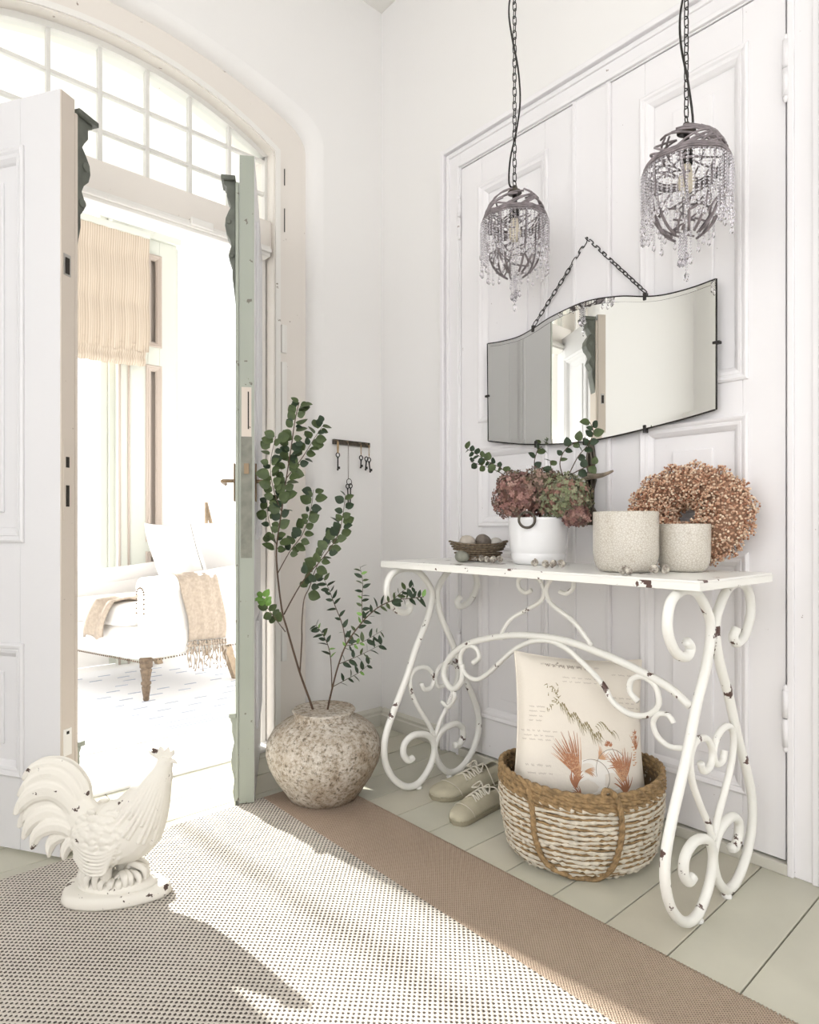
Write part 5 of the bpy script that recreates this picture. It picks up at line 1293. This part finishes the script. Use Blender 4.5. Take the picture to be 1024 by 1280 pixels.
# plumage: overlapping scales on body, hackle strands on the neck
def body_surface(px, py): return rp(px, py)
for i in range(150):
    px = rnd.uniform(103, 172); py = rnd.uniform(1000, 1062)
    cx_ = (px - 138) / 44; cy_ = (py - 1032) / 40
    r2 = cx_ * cx_ + cy_ * cy_
    if r2 > .9: continue
    for s_ in (-1, 1):
        yy = s_ * (.062 * math.sqrt(1 - r2) + .001); p = rp(px, py, yy)
        Mt = Matrix.Rotation(-.3 + rnd.uniform(-.2, .2), 4, 'Y') @ Matrix.Rotation(s_ * .25, 4, 'Z')
        body.ell(p, (.0125, .0035, .0085), 10, 6, M=Mt, f=lambda q: Vector((q.x, q.y, q.z * (1 - .35 * q.x))))
for i in range(7):      # wing feathers: long curved ridges low on the side
    for s_ in (-1, 1):
        y_ = 1040 + i * 4.2
        P = smooth_curve([rp(160 - i * 2, y_ - 6, s_ * .058), rp(142, y_ + 2, s_ * .064), rp(122, y_ + 1, s_ * .060), rp(104, y_ - 8 - i, s_ * .046)], 6)
        body.tube(P, lambda t: .0048 * (1 - .6 * t), 7)
for i in range(34):     # hackles
    a = i / 34 * 2 * PI
    P = []
    for (px, py, ry, rz) in ((204, 950, .018, 10), (196, 968, .028, 17), (187, 988, .038, 24), (176, 1008, .048, 31), (166, 1024, .056, 36)):
        c = rp(px, py); tdir = Vector((.52, 0, .85)); w_ = Vector((.85, 0, -.52)); P.append(c + Vector((0, ry * 1.03 * math.cos(a), 0)) + w_ * (rz * RP * 1.03 * math.sin(a)))
    e = len(P) - (i % 3 == 0); body.tube(smooth_curve(P[:e], 4), lambda t: .0020 + .0028 * math.sin(min(1, t * 1.1) * 2.6), 6)
# head
body.ell(rp(205, 946), (.019, .015, .017), 16, 10)
part_body = part('body', body, M['rooster'], rst)
md = part_body.modifiers.new('remesh', 'REMESH'); md.mode = 'VOXEL'; md.voxel_size = .0021; md.use_smooth_shade = True
mb = MB(); 
comb = [(196, 941), (187, 935), (185, 930), (191, 932), (189, 927), (197, 930), (199, 925), (205, 930), (209, 926), (212, 932), (216, 929), (217, 936), (211, 941), (205, 943)]
mb.prism([((a - 142) * RP, (1108 - b) * RP) for a, b in comb], -.005, .005, 'y'); part('comb', mb, M['rooster'], rst, .003)
mb = MB().tube([rp(208, 945), rp(216, 944), rp(221, 947)], lambda t: .009 * (1 - t) + .0012, 10); part('beak', mb, M['rooster'], rst)
for s_ in (-1, 1):
    part('eye', MB().ell(rp(208, 943, s_ * .0145), (.003, .0018, .003), 8, 6), M['rooster'], rst)
    part('wattle', MB().ell(rp(210, 962, s_ * .006), (.0085, .004, .021), 12, 8), M['rooster'], rst)
# base: leaf mound on an oval slab
mb = MB(); n = 48
def base_r(a, z): return Vector(((.132 + .010 * math.sin(3 * a + 1)) * math.cos(a) * (1 - z * 1.0), (.072 + .006 * math.sin(2 * a)) * math.sin(a) * (1 - z * 1.0), 0))
lay = [(0, .02), (.006, -.02), (.016, 0.0), (.024, .04), (.028, .12)]
zz0 = -.0
L0 = []
for z, k in lay: L0.append([base_r(2 * PI * i / n, k) + Vector((0, 0, z)) for i in range(n)])
for a, b in zip(L0, L0[1:]): mb.add(a + b, [(i, (i + 1) % n, n + (i + 1) % n, n + i) for i in range(n)], True)
mb.add(L0[0], [tuple(reversed(range(n)))]); mb.add(L0[-1], [tuple(range(n))], True)
mb.ell((0.01, 0, .030), (.098, .05, .022), 24, 12)
part('oval_base', mb, M['rooster'], rst)
mb = MB(); rnd = random.Random(19)
for i in range(26):
    a = 2 * PI * i / 26 + rnd.uniform(-.1, .1); s = Vector((.078 * math.cos(a), .042 * math.sin(a), .026)); top_ = Vector((s.x * .62, s.y * .5, rnd.uniform(.045, .085)))
    bnd = (s + top_) / 2 + Vector((.018 * math.cos(a), .014 * math.sin(a), .012))
    mb.tube(smooth_curve([s, bnd, top_, top_ + Vector((-.014 * math.cos(a + 1), .01 * math.sin(a), -.012))], 5), lambda t: .0035 + .0065 * math.sin(min(1, t) * PI) * (1 - .3 * t), 8, flat=.55)
part('cast_foliage', mb, M['rooster'], rst)
for s_ in (-1, 1):
    mb = MB()
    for d in (-.5, 0, .5, PI):
        p = Vector((.016, s_ * .028, .034)); mb.tube([p, p + Vector((.018 * math.cos(d), .014 * math.sin(d) + 0, .001)), p + Vector((.032 * math.cos(d), .028 * math.sin(d), -.006))], lambda t: .0045 * (1 - .5 * t), 7)
    part('foot', mb, M['rooster'], rst)
